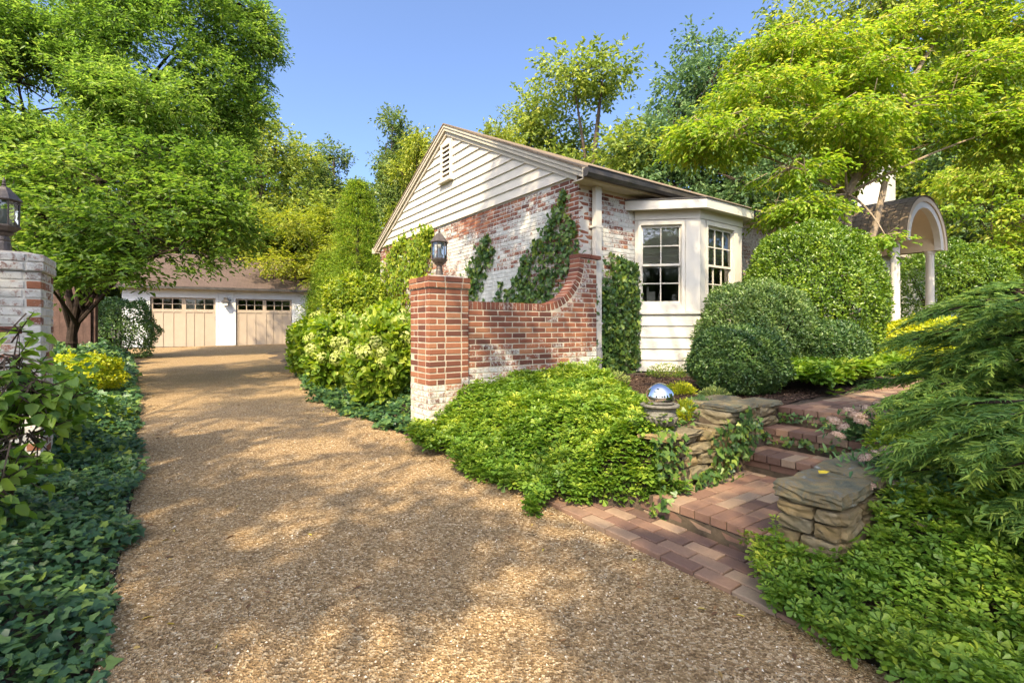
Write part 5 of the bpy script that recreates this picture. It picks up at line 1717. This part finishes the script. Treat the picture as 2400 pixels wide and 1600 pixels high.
def low_test(A, B):
    wv = wob(A, B, 6, .035)
    edge = np.where(B > -3.72, .33 - 1.23 * (-3.35 - B), -.20) + wv
    t = (B < -3.36) & (A > edge)
    t &= ~((A > .24) & (A < 1.4) & (B > -3.91))
    t &= ~((A > .345) & (B > -3.6))
    XY = P0 + A[:, None] * U + B[:, None] * V
    return t & (XY[:, 1] > 1.15) & (XY[:, 0] < 1.12 * XY[:, 1] + .45)
A, B = scatter(-.45, 2.2, -5.9, -3.3, 1500, 97, low_test)
o = obj('pachysandra_drift', whorls(A, B, lambda a, b: .04 + .05 * np.sin(a * 4) * np.sin(b * 3) + .03 * np.sin(a * 11) * np.sin(b * 9), 98, tilt=.35, L=.031, W=.018), M['lf_pachy'])
tag(o, 'deep green pachysandra drift between the stone pier and the drive', 'ground cover', kind='stuff')

def ivy_mesh(P, Nrm, seed, L=.06, down=.3, jitter=.35, upb=0.0):
    rg = np.random.default_rng(seed)
    n = len(P)
    Nn = Nrm + rg.normal(size=(n, 3)) * jitter
    D = rnd_dir(rg, n)
    D = D - Nrm * np.sum(D * Nrm, 1, keepdims=True) * .75
    D[:, 2] -= down
    Ls = L * (.55 + .75 * rg.random(n))
    return leaves_mesh('foliage', P, D, Nn, Ls, Ls * .95, T_IVY, np.clip(rg.random(n) * .95, 0, 1))
def ivy_ground(name, label, a0, a1, b0, b1, dens, test, seed, L=.065, hmax=.2, leaf='lf_ivy', extra=None):
    A, B = scatter(a0, a1, b0, b1, dens, seed, test)
    rg = np.random.default_rng(seed + 1)
    XY = P0 + A[:, None] * U + B[:, None] * V
    n = len(A)
    z = terrain(XY[:, 0], XY[:, 1]) + EYE + .015 + hmax * rg.random(n) ** .8 * (.55 + .45 * np.sin(A * 5 + B * 3) * np.sin(B * 4.3))
    if extra is not None: z += extra(A, B)
    P = np.column_stack([XY, z])
    o = obj(name, ivy_mesh(P, np.tile(np.array([.12, -.12, .98]), (n, 1)), seed + 2, L, .18, .38), M[leaf])
    tag(o, label, 'ivy', kind='stuff')
def lt(A, B):
    edge = np.interp(B, [-8, .3, 8.2, 12, 16], [-2.60, -2.50, -2.90, -3.15, -3.45]) + wob(A, B, 4, .05)
    return A < edge
def near_only(A, B):
    XY = P0 + A[:, None] * U + B[:, None] * V
    return (XY[:, 1] > 1.2) & (XY[:, 0] > -1.12 * XY[:, 1] - .25)
ivy_ground('ivy_bank', 'dark green english ivy bank along the left edge of the drive', -4.4, -2.3, -4.0, 4.0, 2700, lambda a, b: lt(a, b) & near_only(a, b), 101, .046, .20,
           extra=lambda a, b: .10 * (1 - sst(a, -3.3, -2.6)))
ivy_ground('ivy_bank_far', 'dark shaded ivy bank below the brown fence', -5.6, -2.6, 4.0, 14.0, 400, lambda a, b: lt(a, b), 104, .095, .30, extra=lambda a, b: .25 * (1 - sst(a, -3.9, -2.9)))
def rt(A, B):
    e = np.interp(B, [-.2, .6, 3.0, 7.0, 10.2, 13], [-.16, -.22, -.45, .02, .64, 2.2]) + wob(A, B, 4, .06)
    return (A > e) & (A < e + 1.5) & ~((A > -.03) & (A < .53) & (B > -.03) & (B < .53))
ivy_ground('ivy_edging', 'dark ivy edging under the hydrangeas beside the brick pier', -.8, 3.0, .0, 11, 850, rt, 107, .07, .22)
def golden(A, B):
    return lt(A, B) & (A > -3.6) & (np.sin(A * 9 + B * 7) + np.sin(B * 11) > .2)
ivy_ground('sun_tinted_ivy', 'bright yellow green ivy leaves coloured as if sunlit on the bank beyond the pillar', -3.6, -2.35, .6, 3.2, 480, golden, 110, .062, .26, 'lf_ivyl', extra=lambda a, b: .1 * (1 - sst(a, -3.3, -2.6)))  # sun patches on the bank are painted by the lighter leaf colour

# ---- ivy climbing the house
def wall_ivy(label, paths, face, leaf, dens, seed, L=.07, thick=.09, stems=True):
    """paths: list of (polyline [(s,h,w)...]) on a wall; face(s, off, h) gives the point in world"""
    rg = np.random.default_rng(seed)
    root = thing('climbing_ivy', label, 'ivy', tuple(face(paths[0][0][0], .02, paths[0][0][1])))
    b = np.array(root.location)
    Ps = []; mb = MB()
    n0 = np.array(face(0, 1, 0)) - np.array(face(0, 0, 0))
    for pl in paths:
        pts = np.array(pl, float)
        seg = np.linalg.norm(np.diff(pts[:, :2], axis=0), axis=1)
        area = float(np.sum(seg * (pts[1:, 2] + pts[:-1, 2])))
        n = int(area * dens)
        cum = np.concatenate([[0], np.cumsum(seg)])
        t = rg.random(n) * cum[-1]
        s = np.interp(t, cum, pts[:, 0]); h = np.interp(t, cum, pts[:, 1]); w = np.interp(t, cum, pts[:, 2])
        u = np.clip(rg.normal(size=n) * .5 * (1 + .35 * np.sin(t * 9 + seed) * np.sin(t * 23)), -1.3, 1.3)
        k = np.searchsorted(cum, t, side='right').clip(1, len(seg)) - 1
        dr = np.diff(pts[:, :2], axis=0)[k] / seg[k][:, None]
        s2 = s - dr[:, 1] * u * w * 1.35; h2 = h + dr[:, 0] * u * w * 1.35
        off = .012 + thick * rg.random(n) * (1.05 - .75 * np.abs(u) / 1.3)
        Ps.append(np.array([face(a_, o_, c_) for a_, o_, c_ in zip(s2, off, h2)]))
        mb.tube([np.array(face(p[0], .012, p[1])) - b for p in pts], [.012 - .007 * i / len(pts) for i in range(len(pts))], 5, False)
        for q in range(max(2, int(area * 8))):
            i = rg.integers(0, n)
            j = rg.integers(0, n)
            if np.hypot(s2[i] - s2[j], h2[i] - h2[j]) < .9:
                mb.tube([np.array(face(s2[i], .008, h2[i])) - b, np.array(face((s2[i] + s2[j]) / 2 + .03, .01, (h2[i] + h2[j]) / 2)) - b, np.array(face(s2[j], .008, h2[j])) - b], [.005, .004, .003], 4, False)
    P = np.concatenate(Ps) - b
    obj('foliage', ivy_mesh(P, np.tile(n0 / np.linalg.norm(n0), (len(P), 1)), seed + 1, L, .45, .42), M[leaf], root)
    obj('stems', mb.mesh('stems'), M['bark'], root)
def f_gable(s, off, h):       # s along the gable from the front corner
    p = P0 + (HA - off) * U + (HBB + s) * V
    return (p[0], p[1], h + EYE)
def f_front(s, off, h):
    p = P0 + (HA + s) * U + (HBB - off) * V
    return (p[0], p[1], h + EYE)
def gs(px, py):               # photo pixel to gable coordinates
    r = (px - CX) / F
    c = P0 + HA * U + HBB * V
    s = (c[0] - r * c[1]) / (r * V[1] - V[0])
    return s, (HOR - py) / F * (c[1] + s * V[1])
def gpath(*pp):
    out = []
    for px, py, w_ in pp:
        s, h = gs(px, py); out.append((s, h, w_))
    return out
wall_ivy('dark ivy column climbing the whitewashed gable near its front corner',
         [gpath((1285, 720, .50), (1272, 640, .32), (1285, 560, .18), (1312, 500, .10), (1328, 450, .04)), gpath((1335, 640, .22), (1330, 590, .28), (1340, 545, .16), (1345, 520, .05)),
          gpath((1215, 720, .22), (1222, 660, .10), (1232, 600, .04)), gpath((1180, 720, .15), (1195, 680, .08), (1215, 650, .04)), gpath((1195, 720, .12), (1240, 700, .25), (1300, 690, .4)), gpath((1225, 700, .1), (1245, 620, .07), (1262, 560, .03)), gpath((1300, 600, .1), (1325, 560, .08), (1340, 500, .03)), gpath((1160, 725, .10), (1172, 690, .05), (1178, 660, .02))], f_gable, 'lf_ivyw', 560, 121, .070, .08)
wall_ivy('two slanting ivy strands on the pale patch of the gable wall',
         [gpath((1090, 720, .34), (1108, 650, .30), (1125, 600, .20), (1148, 555, .06)), gpath((1105, 690, .2), (1135, 620, .16), (1160, 580, .05))], f_gable, 'lf_ivyw', 560, 124, .070, .07)
wall_ivy('yellow green ivy mass coloured as if sunlit at the far end of the gable',
         [gpath((900, 760, .9), (930, 680, .8), (960, 620, .55), (1000, 560, .22), (1018, 540, .06)), gpath((985, 660, .6), (1000, 600, .35), (1008, 560, .1)), gpath((905, 650, .4), (925, 600, .3), (955, 560, .10))], f_gable, 'lf_ivyl', 520, 127, .085, .16)  # the sunlit look of this mass is in the leaf colour
wall_ivy('dense dark ivy hedge on the brick between downspout and bay window',
         [[(.80, -.72, .40), (.78, -.2, .44), (.80, .35, .40), (.86, .80, .30), (.95, 1.02, .18)], [(.55, -.7, .2), (.52, .1, .18), (.5, .6, .10)], [(1.12, -.6, .12), (1.13, .5, .10), (1.12, 1.0, .05)]], f_front, 'lf_ivyw', 1500, 130, .062, .13)
wall_ivy('narrow ivy strip between the garden wall end and the downspout',
         [[(.16, -.60, .12), (.14, .0, .13), (.17, .40, .11), (.16, .75, .06)]], lambda s, off, h: f_front(s, off + .05, h), 'lf_ivyw', 1500, 133, .062, .08)

# ivy on the stair risers and over the stone wall
def ivy_line(name, label, segs, seed, dens, leaf='lf_ivyw', L=.055, thick=.05):
    rg = np.random.default_rng(seed)
    Ps = []; Ns = []
    for (p, q, hh, nrm) in segs:
        p, q, nrm = np.array(p), np.array(q), np.array(nrm, float)
        Ln = np.linalg.norm(q - p); n = int(Ln * max(hh, .06) * dens)
        t = rg.random(n)
        P = p + (q - p) * t[:, None] + np.array([0, 0, 1]) * (hh * (rg.random(n) - .5))[:, None] + nrm * (thick * rg.random(n))[:, None]
        Ps.append(P); Ns.append(np.tile(nrm + np.array([0, 0, .45]), (n, 1)))
    o = obj(name, ivy_mesh(np.concatenate(Ps), unit(np.concatenate(Ns)), seed + 1, L * .78, .3, .35), M[leaf])
    return tag(o, label, 'ivy', kind='stuff')
nu = (-U[0], -U[1], 0.0); nv = (-V[0], -V[1], 0.0)
ivy_line('riser_ivy', 'trailing ivy leaves hanging over the upper step risers',
         [(site(1.815, -3.5, -.93), site(1.815, -2.72, -.925), .075, nu), (site(2.10, -3.5, -.785), site(2.10, -2.72, -.785), .075, nu)], 140, 1800, L=.042)
ivy_line('stone_wall_ivy', 'ivy trailing over the fieldstone wall left of the steps',
         [(site(.95, -2.77, -.95), site(1.5, -2.77, -.80), .35, nv), (site(.30, -2.74, -.85), site(.62, -2.74, -.90), .32, nv), (site(.75, -2.76, -1.10), site(1.3, -2.76, -1.12), .14, nv),
          (site(1.2, -2.78, -.85), site(1.6, -2.76, -.78), .18, nv), (site(.5, -2.6, -.74), site(1.15, -2.55, -.72), .10, (0, 0, 1)), (site(.25, -2.76, -1.2), site(.75, -2.76, -1.18), .22, nv)], 143, 950, L=.062, thick=.09)

# ---- tufts in the mulch
def tuft(name, label, a_, b_, r, h, n, leaf, seed, L=.035, W=.010, cat='plant', group='small tufts in the mulch bed'):
    rg = np.random.default_rng(seed)
    x, y, _ = site(a_, b_)
    zb = tz(x, y) + .01
    root = thing(name, label, cat, (x, y, zb), 0, group)
    an = rg.random(n) * 6.283; rr = r * rg.random(n) ** .5
    P = np.column_stack([rr * np.cos(an), rr * np.sin(an), h * rg.random(n) * (1 - .6 * (rr / r) ** 2)])
    D = unit(np.column_stack([np.cos(an) * rr / r, np.sin(an) * rr / r, np.full(n, .8)]) + rg.normal(size=(n, 3)) * .35)
    obj('foliage', leaves_mesh('foliage', P, D, rnd_dir(rg, n), L * (.7 + .6 * rg.random(n)), W, T_DIA, rg.random(n)), M[leaf], root)
    mb = MB()
    for k in range(16):
        a2 = rg.random() * 6.28
        mb.tube([(0, 0, -.02), (.5 * r * math.cos(a2), .5 * r * math.sin(a2), h * .5), (.85 * r * math.cos(a2), .85 * r * math.sin(a2), h * .8)], [.003, .002, .001], 3, False)
    obj('stems', mb.mesh('stems'), M['bark'], root)
def on_bed(px, py):
    Y = 5.0
    for _ in range(25):
        X = (px - CX) / F * Y
        Y = F * -(tz(X, Y) - EYE) / (py - HOR)
    return ab((px - CX) / F * Y, Y)
for k, (px, py, r, h, leaf, lb) in enumerate([
        (1435, 898, .22, .16, 'lf_thyme', 'grey green thyme tuft at the ground cover edge under the ivy'),
        (1560, 885, .26, .20, 'lf_pachy', 'leafy green seedling clump below the bay window boards'),
        (1595, 925, .15, .13, 'lf_gold', 'golden thyme tuft in the middle of the mulch'),
        (1675, 938, .14, .12, 'lf_thyme', 'pale green thyme tuft beside the small boxwood ball'),
        (1500, 958, .10, .12, 'lf_thyme', 'sparse thyme sprig just behind the urn'),
        (1640, 965, .13, .13, 'lf_sed', 'dark green sprig clump between urn and slate cap stones'),
        (1605, 985, .10, .17, 'lf_gold', 'bright yellow green creeping plant right of the urn'),
        (1690, 1000, .13, .07, 'lf_gold', 'yellow moss like mat below the slate cap stones'),
        (1500, 870, .20, .18, 'lf_pachy', 'green seedling patch at the foot of the ivy hedge')]):
    a_, b_ = on_bed(px, py)
    tuft('bedding_tuft', lb, float(a_), float(b_), r, h, 900, leaf, 150 + k)
# mulch chips
A, B = scatter(.6, 3.4, -2.66, -.2, 1500, 160, lambda a, b: (a > 1.0 + (b + 1.94) * .71))
rg = np.random.default_rng(161)
XY = P0 + A[:, None] * U + B[:, None] * V
P = np.column_stack([XY, terrain(XY[:, 0], XY[:, 1]) + EYE + .014 + .012 * rg.random(len(A))])
m_, t_, b_ = newmat('bark_chip')
t_.links.new(ramp(t_, N_(t_, 'Attribute', attribute_name='tint').outputs['Fac'], [(0, (.025, .014, .009)), (.7, (.085, .048, .030)), (.95, (.16, .10, .065)), (1, (.30, .22, .14))]), b_.inputs['Base Color'])
b_.inputs['Roughness'].default_value = .9
o = obj('bark_chips', leaves_mesh('bark_chips', P, rnd_dir(rg, len(A)) * np.array([1, 1, .3]), rnd_dir(rg, len(A)) + np.array([0, 0, 1.5]), .03 * (.5 + rg.random(len(A))), .010, T_DIA, rg.random(len(A))), m_)
tag(o, 'loose shredded bark chips on the mulch bed', 'mulch', kind='stuff')

# ---- weeping threadleaf cypress on the right
def cypress(name, label, mounds, seed, n_spray, group=None):
    rg = np.random.default_rng(seed)
    C = np.array(mounds)
    bx0, by0 = C[0, 0], C[0, 1]
    base = np.array([bx0, by0, tz(bx0, by0)])
    mb_t = MB()
    root = thing(name, label, 'shrub', tuple(base), 0, group)
    pos, out = [], []
    mb = MB()
    for (x0, y0, z0, az, Lb, rise) in C:
        dr = np.array([math.cos(az), math.sin(az), 0.0])
        st = np.array([x0, y0, z0])
        f = lambda t: st + dr * Lb * t + np.array([0, 0, 1.0]) * (rise * Lb * t - (rise * .65 + .16) * Lb * t * t)
        mb.tube([f(t) - base for t in np.linspace(0, 1, 7)], [.016 - .0135 * t for t in np.linspace(0, 1, 7)], 5, False)
        m = int(n_spray * Lb)
        ts = .25 + .78 * rg.random(m) ** .8
        for t in ts:
            tan = f(t + .02) - f(t); tan /= np.linalg.norm(tan)
            side = np.cross(tan, [0, 0, 1.0]); side /= np.linalg.norm(side)
            sgn = rg.choice([-1, 1])
            pos.append(f(t) + rg.normal(size=3) * .012)
            out.append(tan * (.55 + .5 * t) + side * sgn * (.15 + .75 * rg.random()) * (1.1 - .5 * t) + np.array([0, 0, -.18 + .5 * rg.random()]))
    pos = np.array(pos); out = unit(np.array(out)); n_spray = len(pos)
    d = out
    per = 13; seg = 3
    stemL = .08 + .10 * rg.random(n_spray)
    allv, allt = [], []
    up = np.array([0, 0, 1.0])
    flatd = unit(np.cross(out, up) + rg.normal(size=d.shape) * .35)
    st_t = rg.random(n_spray)
    for k in range(per + 1):
        if k == per:      # the leading stem itself
            st = pos; L = stemL; w = np.full(n_spray, .0028); td = out; sagk = 1.1
        else:
            t0 = (k + rg.random(n_spray)) / per
            ln = stemL * t0
            st = pos + out * ln[:, None] - up * (1.1 * ln ** 2)[:, None]
            slope = unit(out - up * (2.2 * ln)[:, None])
            td = unit(slope * .85 + flatd * ((1 if k % 2 else -1) * (.55 + .4 * rg.random(n_spray)))[:, None] + rg.normal(size=d.shape) * .16)
            L = (.050 * (1 - .6 * t0) + .012) * (.6 + .7 * rg.random(n_spray))
            w = .0036 + .002 * rg.random(n_spray); sagk = 1.3
        wd = unit(np.cross(td, rnd_dir(rg, n_spray)))
        rowl_, rowr_ = [], []
        for q in range(seg):
            s = q / (seg - 1)
            c = st + td * (L * s)[:, None] - up * (sagk * (L * s) ** 2)[:, None]
            ww = (w * (1 - .7 * s))[:, None] * wd
            rowl_.append(c - ww); rowr_.append(c + ww)
        allv.append(np.stack(rowl_ + rowr_, 1))
        allt.append(np.clip(.45 * st_t + .30 * rg.random(n_spray) + .30 * (k / per), 0, 1))
    Vv = np.concatenate(allv, 0) - base
    T = np.concatenate(allt)
    n = len(Vv)
    tf = np.array([(q, q + 1, seg + q + 1, seg + q) for q in range(seg - 1)])
    fs = (np.arange(n)[:, None, None] * (2 * seg) + tf[None]).reshape(-1, 4)
    obj('foliage', np_mesh('foliage', Vv.reshape(-1, 3), fs, np.repeat(T, 2 * seg)), M['lf_con'], root)
    obj('branches', mb.mesh('branches'), M['bark_dark'], root)
    return root
rgc = np.random.default_rng(77)
cx0, cy0 = 3.75, 3.3
zc = tz(cx0, cy0)
br_ = []
for k in range(120):
    hh = .05 + .95 * rgc.random() ** .9
    az = R(105 + 210 * rgc.random()) if hh < .8 else R(360 * rgc.random())
    Lb = (1.30 - .55 * hh) * (.45 + .58 * rgc.random())
    br_.append((cx0, cy0, zc + hh, az, Lb, .05 + .55 * rgc.random()))
cypress('threadleaf_cypress', 'big weeping threadleaf cypress overhanging the right of the steps', br_, 171, 62)
cx1, cy1 = 2.85, 2.1
zc1 = tz(cx1, cy1)
cypress('threadleaf_cypress', 'low drooping cypress branches above the pachysandra drift',
        [(cx1, cy1, zc1 + .15 + .4 * rgc.random(), R(110 + 140 * rgc.random()), .60 + .35 * rgc.random(), .25) for k in range(34)], 172, 60)

# ---- sedum with faded pink heads
def sedum(label, spots, seed, leaf_n=420):
    rg = np.random.default_rng(seed)
    P0s = np.array([pix(*s[:3]) for s in spots])
    bx0, by0 = P0s[:, 0].mean() + .12, P0s[:, 1].mean() + .10
    base = np.array([bx0, by0, tz(bx0, by0)])
    root = thing('sedum_clump', label, 'flowering plant', tuple(base), 0, 'sedums beside the steps')
    mb = MB(); Ps = []; Ds = []
    heads = []
    for q in range(2):
        m = 260
        d = rnd_dir(rg, m); d[:, 2] = np.abs(d[:, 2])
        Pn = d * np.array([.036, .036, .018]) * (.8 + .25 * rg.random((m, 1)))
        me = leaves_mesh('flower_head', Pn, np.cross(d, rnd_dir(rg, m)), d, .010, .009, T_DIA, rg.random(m))
        me.materials.append(M['sed_fl']); heads.append(me)
    for i, s in enumerate(spots):
        tip = P0s[i] - base
        foot = np.array([rg.normal() * .05, rg.normal() * .05, 0])
        path = limb_path(foot, tip, rg, .12, 6)
        mb.tube(path, [.005, .005, .0045, .004, .0035, .003], 5, False)
        o = obj('flower_head', heads[i % 2], None, root, tuple(tip))
        o.scale = (s[3] * 1.45,) * 3
        o.rotation_euler = (rg.normal() * .25, rg.normal() * .25, rg.random() * 6)
        for k in range(14):
            j = rg.integers(1, 5); f = rg.random()
            p = np.array(path[j]) * (1 - f) + np.array(path[j + 1]) * f
            Ps.append(p); Ds.append(rnd_dir(rg, 1)[0] * np.array([1, 1, .4]) + np.array([0, 0, .35]))
    n = leaf_n
    cc = rg.normal(size=(n, 3)) * np.array([.13, .10, .06]) + np.array([0, 0, .15])
    P = np.concatenate([np.array(Ps), cc]); D = np.concatenate([np.array(Ds), rnd_dir(rg, n) + np.array([0, 0, .3])])
    obj('foliage', leaves_mesh('foliage', P, D, np.array([0, 0, 1.0]) + rg.normal(size=P.shape) * .4, .055, .020, T_LEAF, rg.random(len(P))), M['lf_sed'], root)
    obj('stems', mb.mesh('stems'), M['lf_sed'], root)
sedum('sedum with faded pink heads nodding over the top step', [(1955, 985, 3.55, 1.0), (1975, 1000, 3.5, .85), (1965, 1020, 3.4, .9), (2010, 975, 3.6, 1.2), (2035, 960, 3.7, 1.2), (1990, 962, 3.7, .9), (2060, 948, 3.8, .9), (2020, 990, 3.5, 1.0), (2085, 940, 3.9, .8)], 181, 520)
sedum('sedum with pinkish heads leaning across the slate slab', [(2028, 1072, 2.75, .75), (2055, 1062, 2.75, .6), (2078, 1055, 2.75, .75), (2085, 1100, 2.7, .8), (2110, 1118, 2.65, .7), (2125, 1130, 2.65, .9), (2035, 1140, 2.55, .7), (2100, 1135, 2.6, .7)], 182, 380)
sedum('sedum with two low pink heads in the shade under the cypress', [(2155, 1232, 2.35, .7), (2222, 1243, 2.35, .75), (2190, 1215, 2.4, .5)], 183, 160)

# ---- shade trees behind the viewpoint: their boughs hang over the drive and dapple the light
def bough(tx, ty, th, up, r, flatn=.45):
    """bough that shades the spot (tx, ty, th above the eye line) from 'up' metres higher"""
    k = up / math.tan(SUN_EL)
    return (tx + SH.x * k, ty + SH.y * k, th + EYE + up, r, r, r * flatn)
def shade_tree(label, x, y, boughs, seed, n_tw, gaps=-.12):
    zb = tz(x, y)
    top = max(c[2] for c in boughs)
    tree('shade_tree', label, (x, y, zb), boughs, 'lf_beech', n_tw, 10, .5, .14, .08, seed, .22, 'bark', T_DIA, 'shade trees behind the viewpoint', subs=4,
         fork=(x, y, zb + 4.2), gaps=gaps, gscale=2.9, up=.5, sag=.04)
shade_tree('tall shade tree standing behind the viewpoint left of the drive', -4.8, -4.2,
           [bough(-1.6, 2.7, -1.3, 7.5, 1.1), bough(-2.6, 3.6, -1.3, 8.2, .9), bough(-2.9, 5.2, -1.2, 8.5, 1.1), bough(-3.3, 2.8, -1.1, 7, 1.1), bough(-2.2, 1.9, -1.2, 7.5, .9), bough(-1.0, 4.4, -1.2, 8.5, .7),
            bough(-4.0, 7.0, -1.2, 9, 1.1), bough(-5.5, 9.5, -1.1, 9.5, 1.4), bough(-2.2, 7.3, -1.2, 9, .7), bough(-4.6, 5.2, .5, 8.5, .8), bough(-.9, 1.6, -1.3, 7, .7)], 201, 2400)
shade_tree('tall shade tree standing behind the viewpoint right of the drive', 3.8, -3.8,
           [bough(.1, 8.2, 1.4, 7.4, 1.55), bough(.4, 7.7, 2.0, 7.2, 1.0), bough(-.4, 8.9, 1.5, 7.4, 1.0), bough(-.1, 6.0, -.1, 8, .65), bough(.3, 2.1, -1.3, 7.5, .9), bough(2.3, 2.3, -1.0, 7.5, 1.1), bough(1.2, 1.8, -1.2, 7, .7), bough(.9, 7.3, .9, 7.8, 1.0),
            bough(2.2, 7.4, 1.0, 8.5, .7), bough(-.4, 3.4, -1.2, 8, .75), bough(3.0, 3.5, -.6, 8, .9), bough(2.6, 5.2, -.4, 8.6, .8), bough(3.4, 6.3, .2, 9, .6), bough(1.7, 1.9, -1.1, 7.2, .9), bough(2.9, 2.7, -.9, 7.6, .9), bough(1.9, 3.9, -.8, 8.4, .45), bough(2.2, 1.5, -1.0, 6.8, .7)], 203, 3300)
# woodland behind the viewpoint, seen only in the window panes and the gazing ball
for k, (kind, x, y, H, rad, lb) in enumerate([('light', -16, -14, 9, 4.5, 'rounded green tree far behind the viewpoint left of the drive'), ('open', -7, -20, 10, 5, 'open crowned tree far behind the viewpoint beyond the drive mouth'),
        ('blue', 1.5, -22, 9, 5, 'blue green tree far behind the viewpoint straight across the road'), ('light', 9.5, -19, 9, 5, 'rounded green tree far behind the viewpoint right of the drive'), ('dark', 17, -13, 9, 4.5, 'dark tree far behind the viewpoint right of the lawn'), ('open', 21, -3, 9, 5, 'open crowned tree well to the right of the viewpoint')]):
    o = copy_tree(FAR[kind])
    o.location = (x, y, tz(x, y)); o.scale = (rad / 3, rad / 3, H / 9.8); o.rotation_euler = (0, 0, k * 1.3)
    tag(o, lb, 'tree', 'trees behind the viewpoint')

# ---- dry leaves blown along the drive edges
rg = np.random.default_rng(301)
n = 420
B = -4.5 + 12 * rg.random(n) ** 1.3
l_, r_ = drive_edges(B)
A = np.where(rg.random(n) < .5, l_ + np.abs(rg.normal(size=n)) * .22, r_ - np.abs(rg.normal(size=n)) * .25)
A = np.where(rg.random(n) < .25, l_ + (r_ - l_) * rg.random(n), A)
XY = P0 + A[:, None] * U + B[:, None] * V
P = np.column_stack([XY, drive_z(XY[:, 0], XY[:, 1]) + .006])
m_, t_, b_ = newmat('dry_leaf')
t_.links.new(ramp(t_, N_(t_, 'Attribute', attribute_name='tint').outputs['Fac'], [(0, (.10, .045, .018)), (.6, (.24, .125, .045)), (.9, (.40, .27, .07)), (1, (.60, .48, .06))]), b_.inputs['Base Color'])
b_.inputs['Roughness'].default_value = .7
o = obj('leaf_litter', leaves_mesh('leaf_litter', P, rnd_dir(rg, n) * np.array([1, 1, .15]), np.array([0, 0, 1.0]) + rg.normal(size=(n, 3)) * .35, .022 + .03 * rg.random(n), .014, T_LEAF, rg.random(n)), m_)
tag(o, 'dry brown and yellow leaves scattered over the gravel drive', 'leaves', kind='stuff')
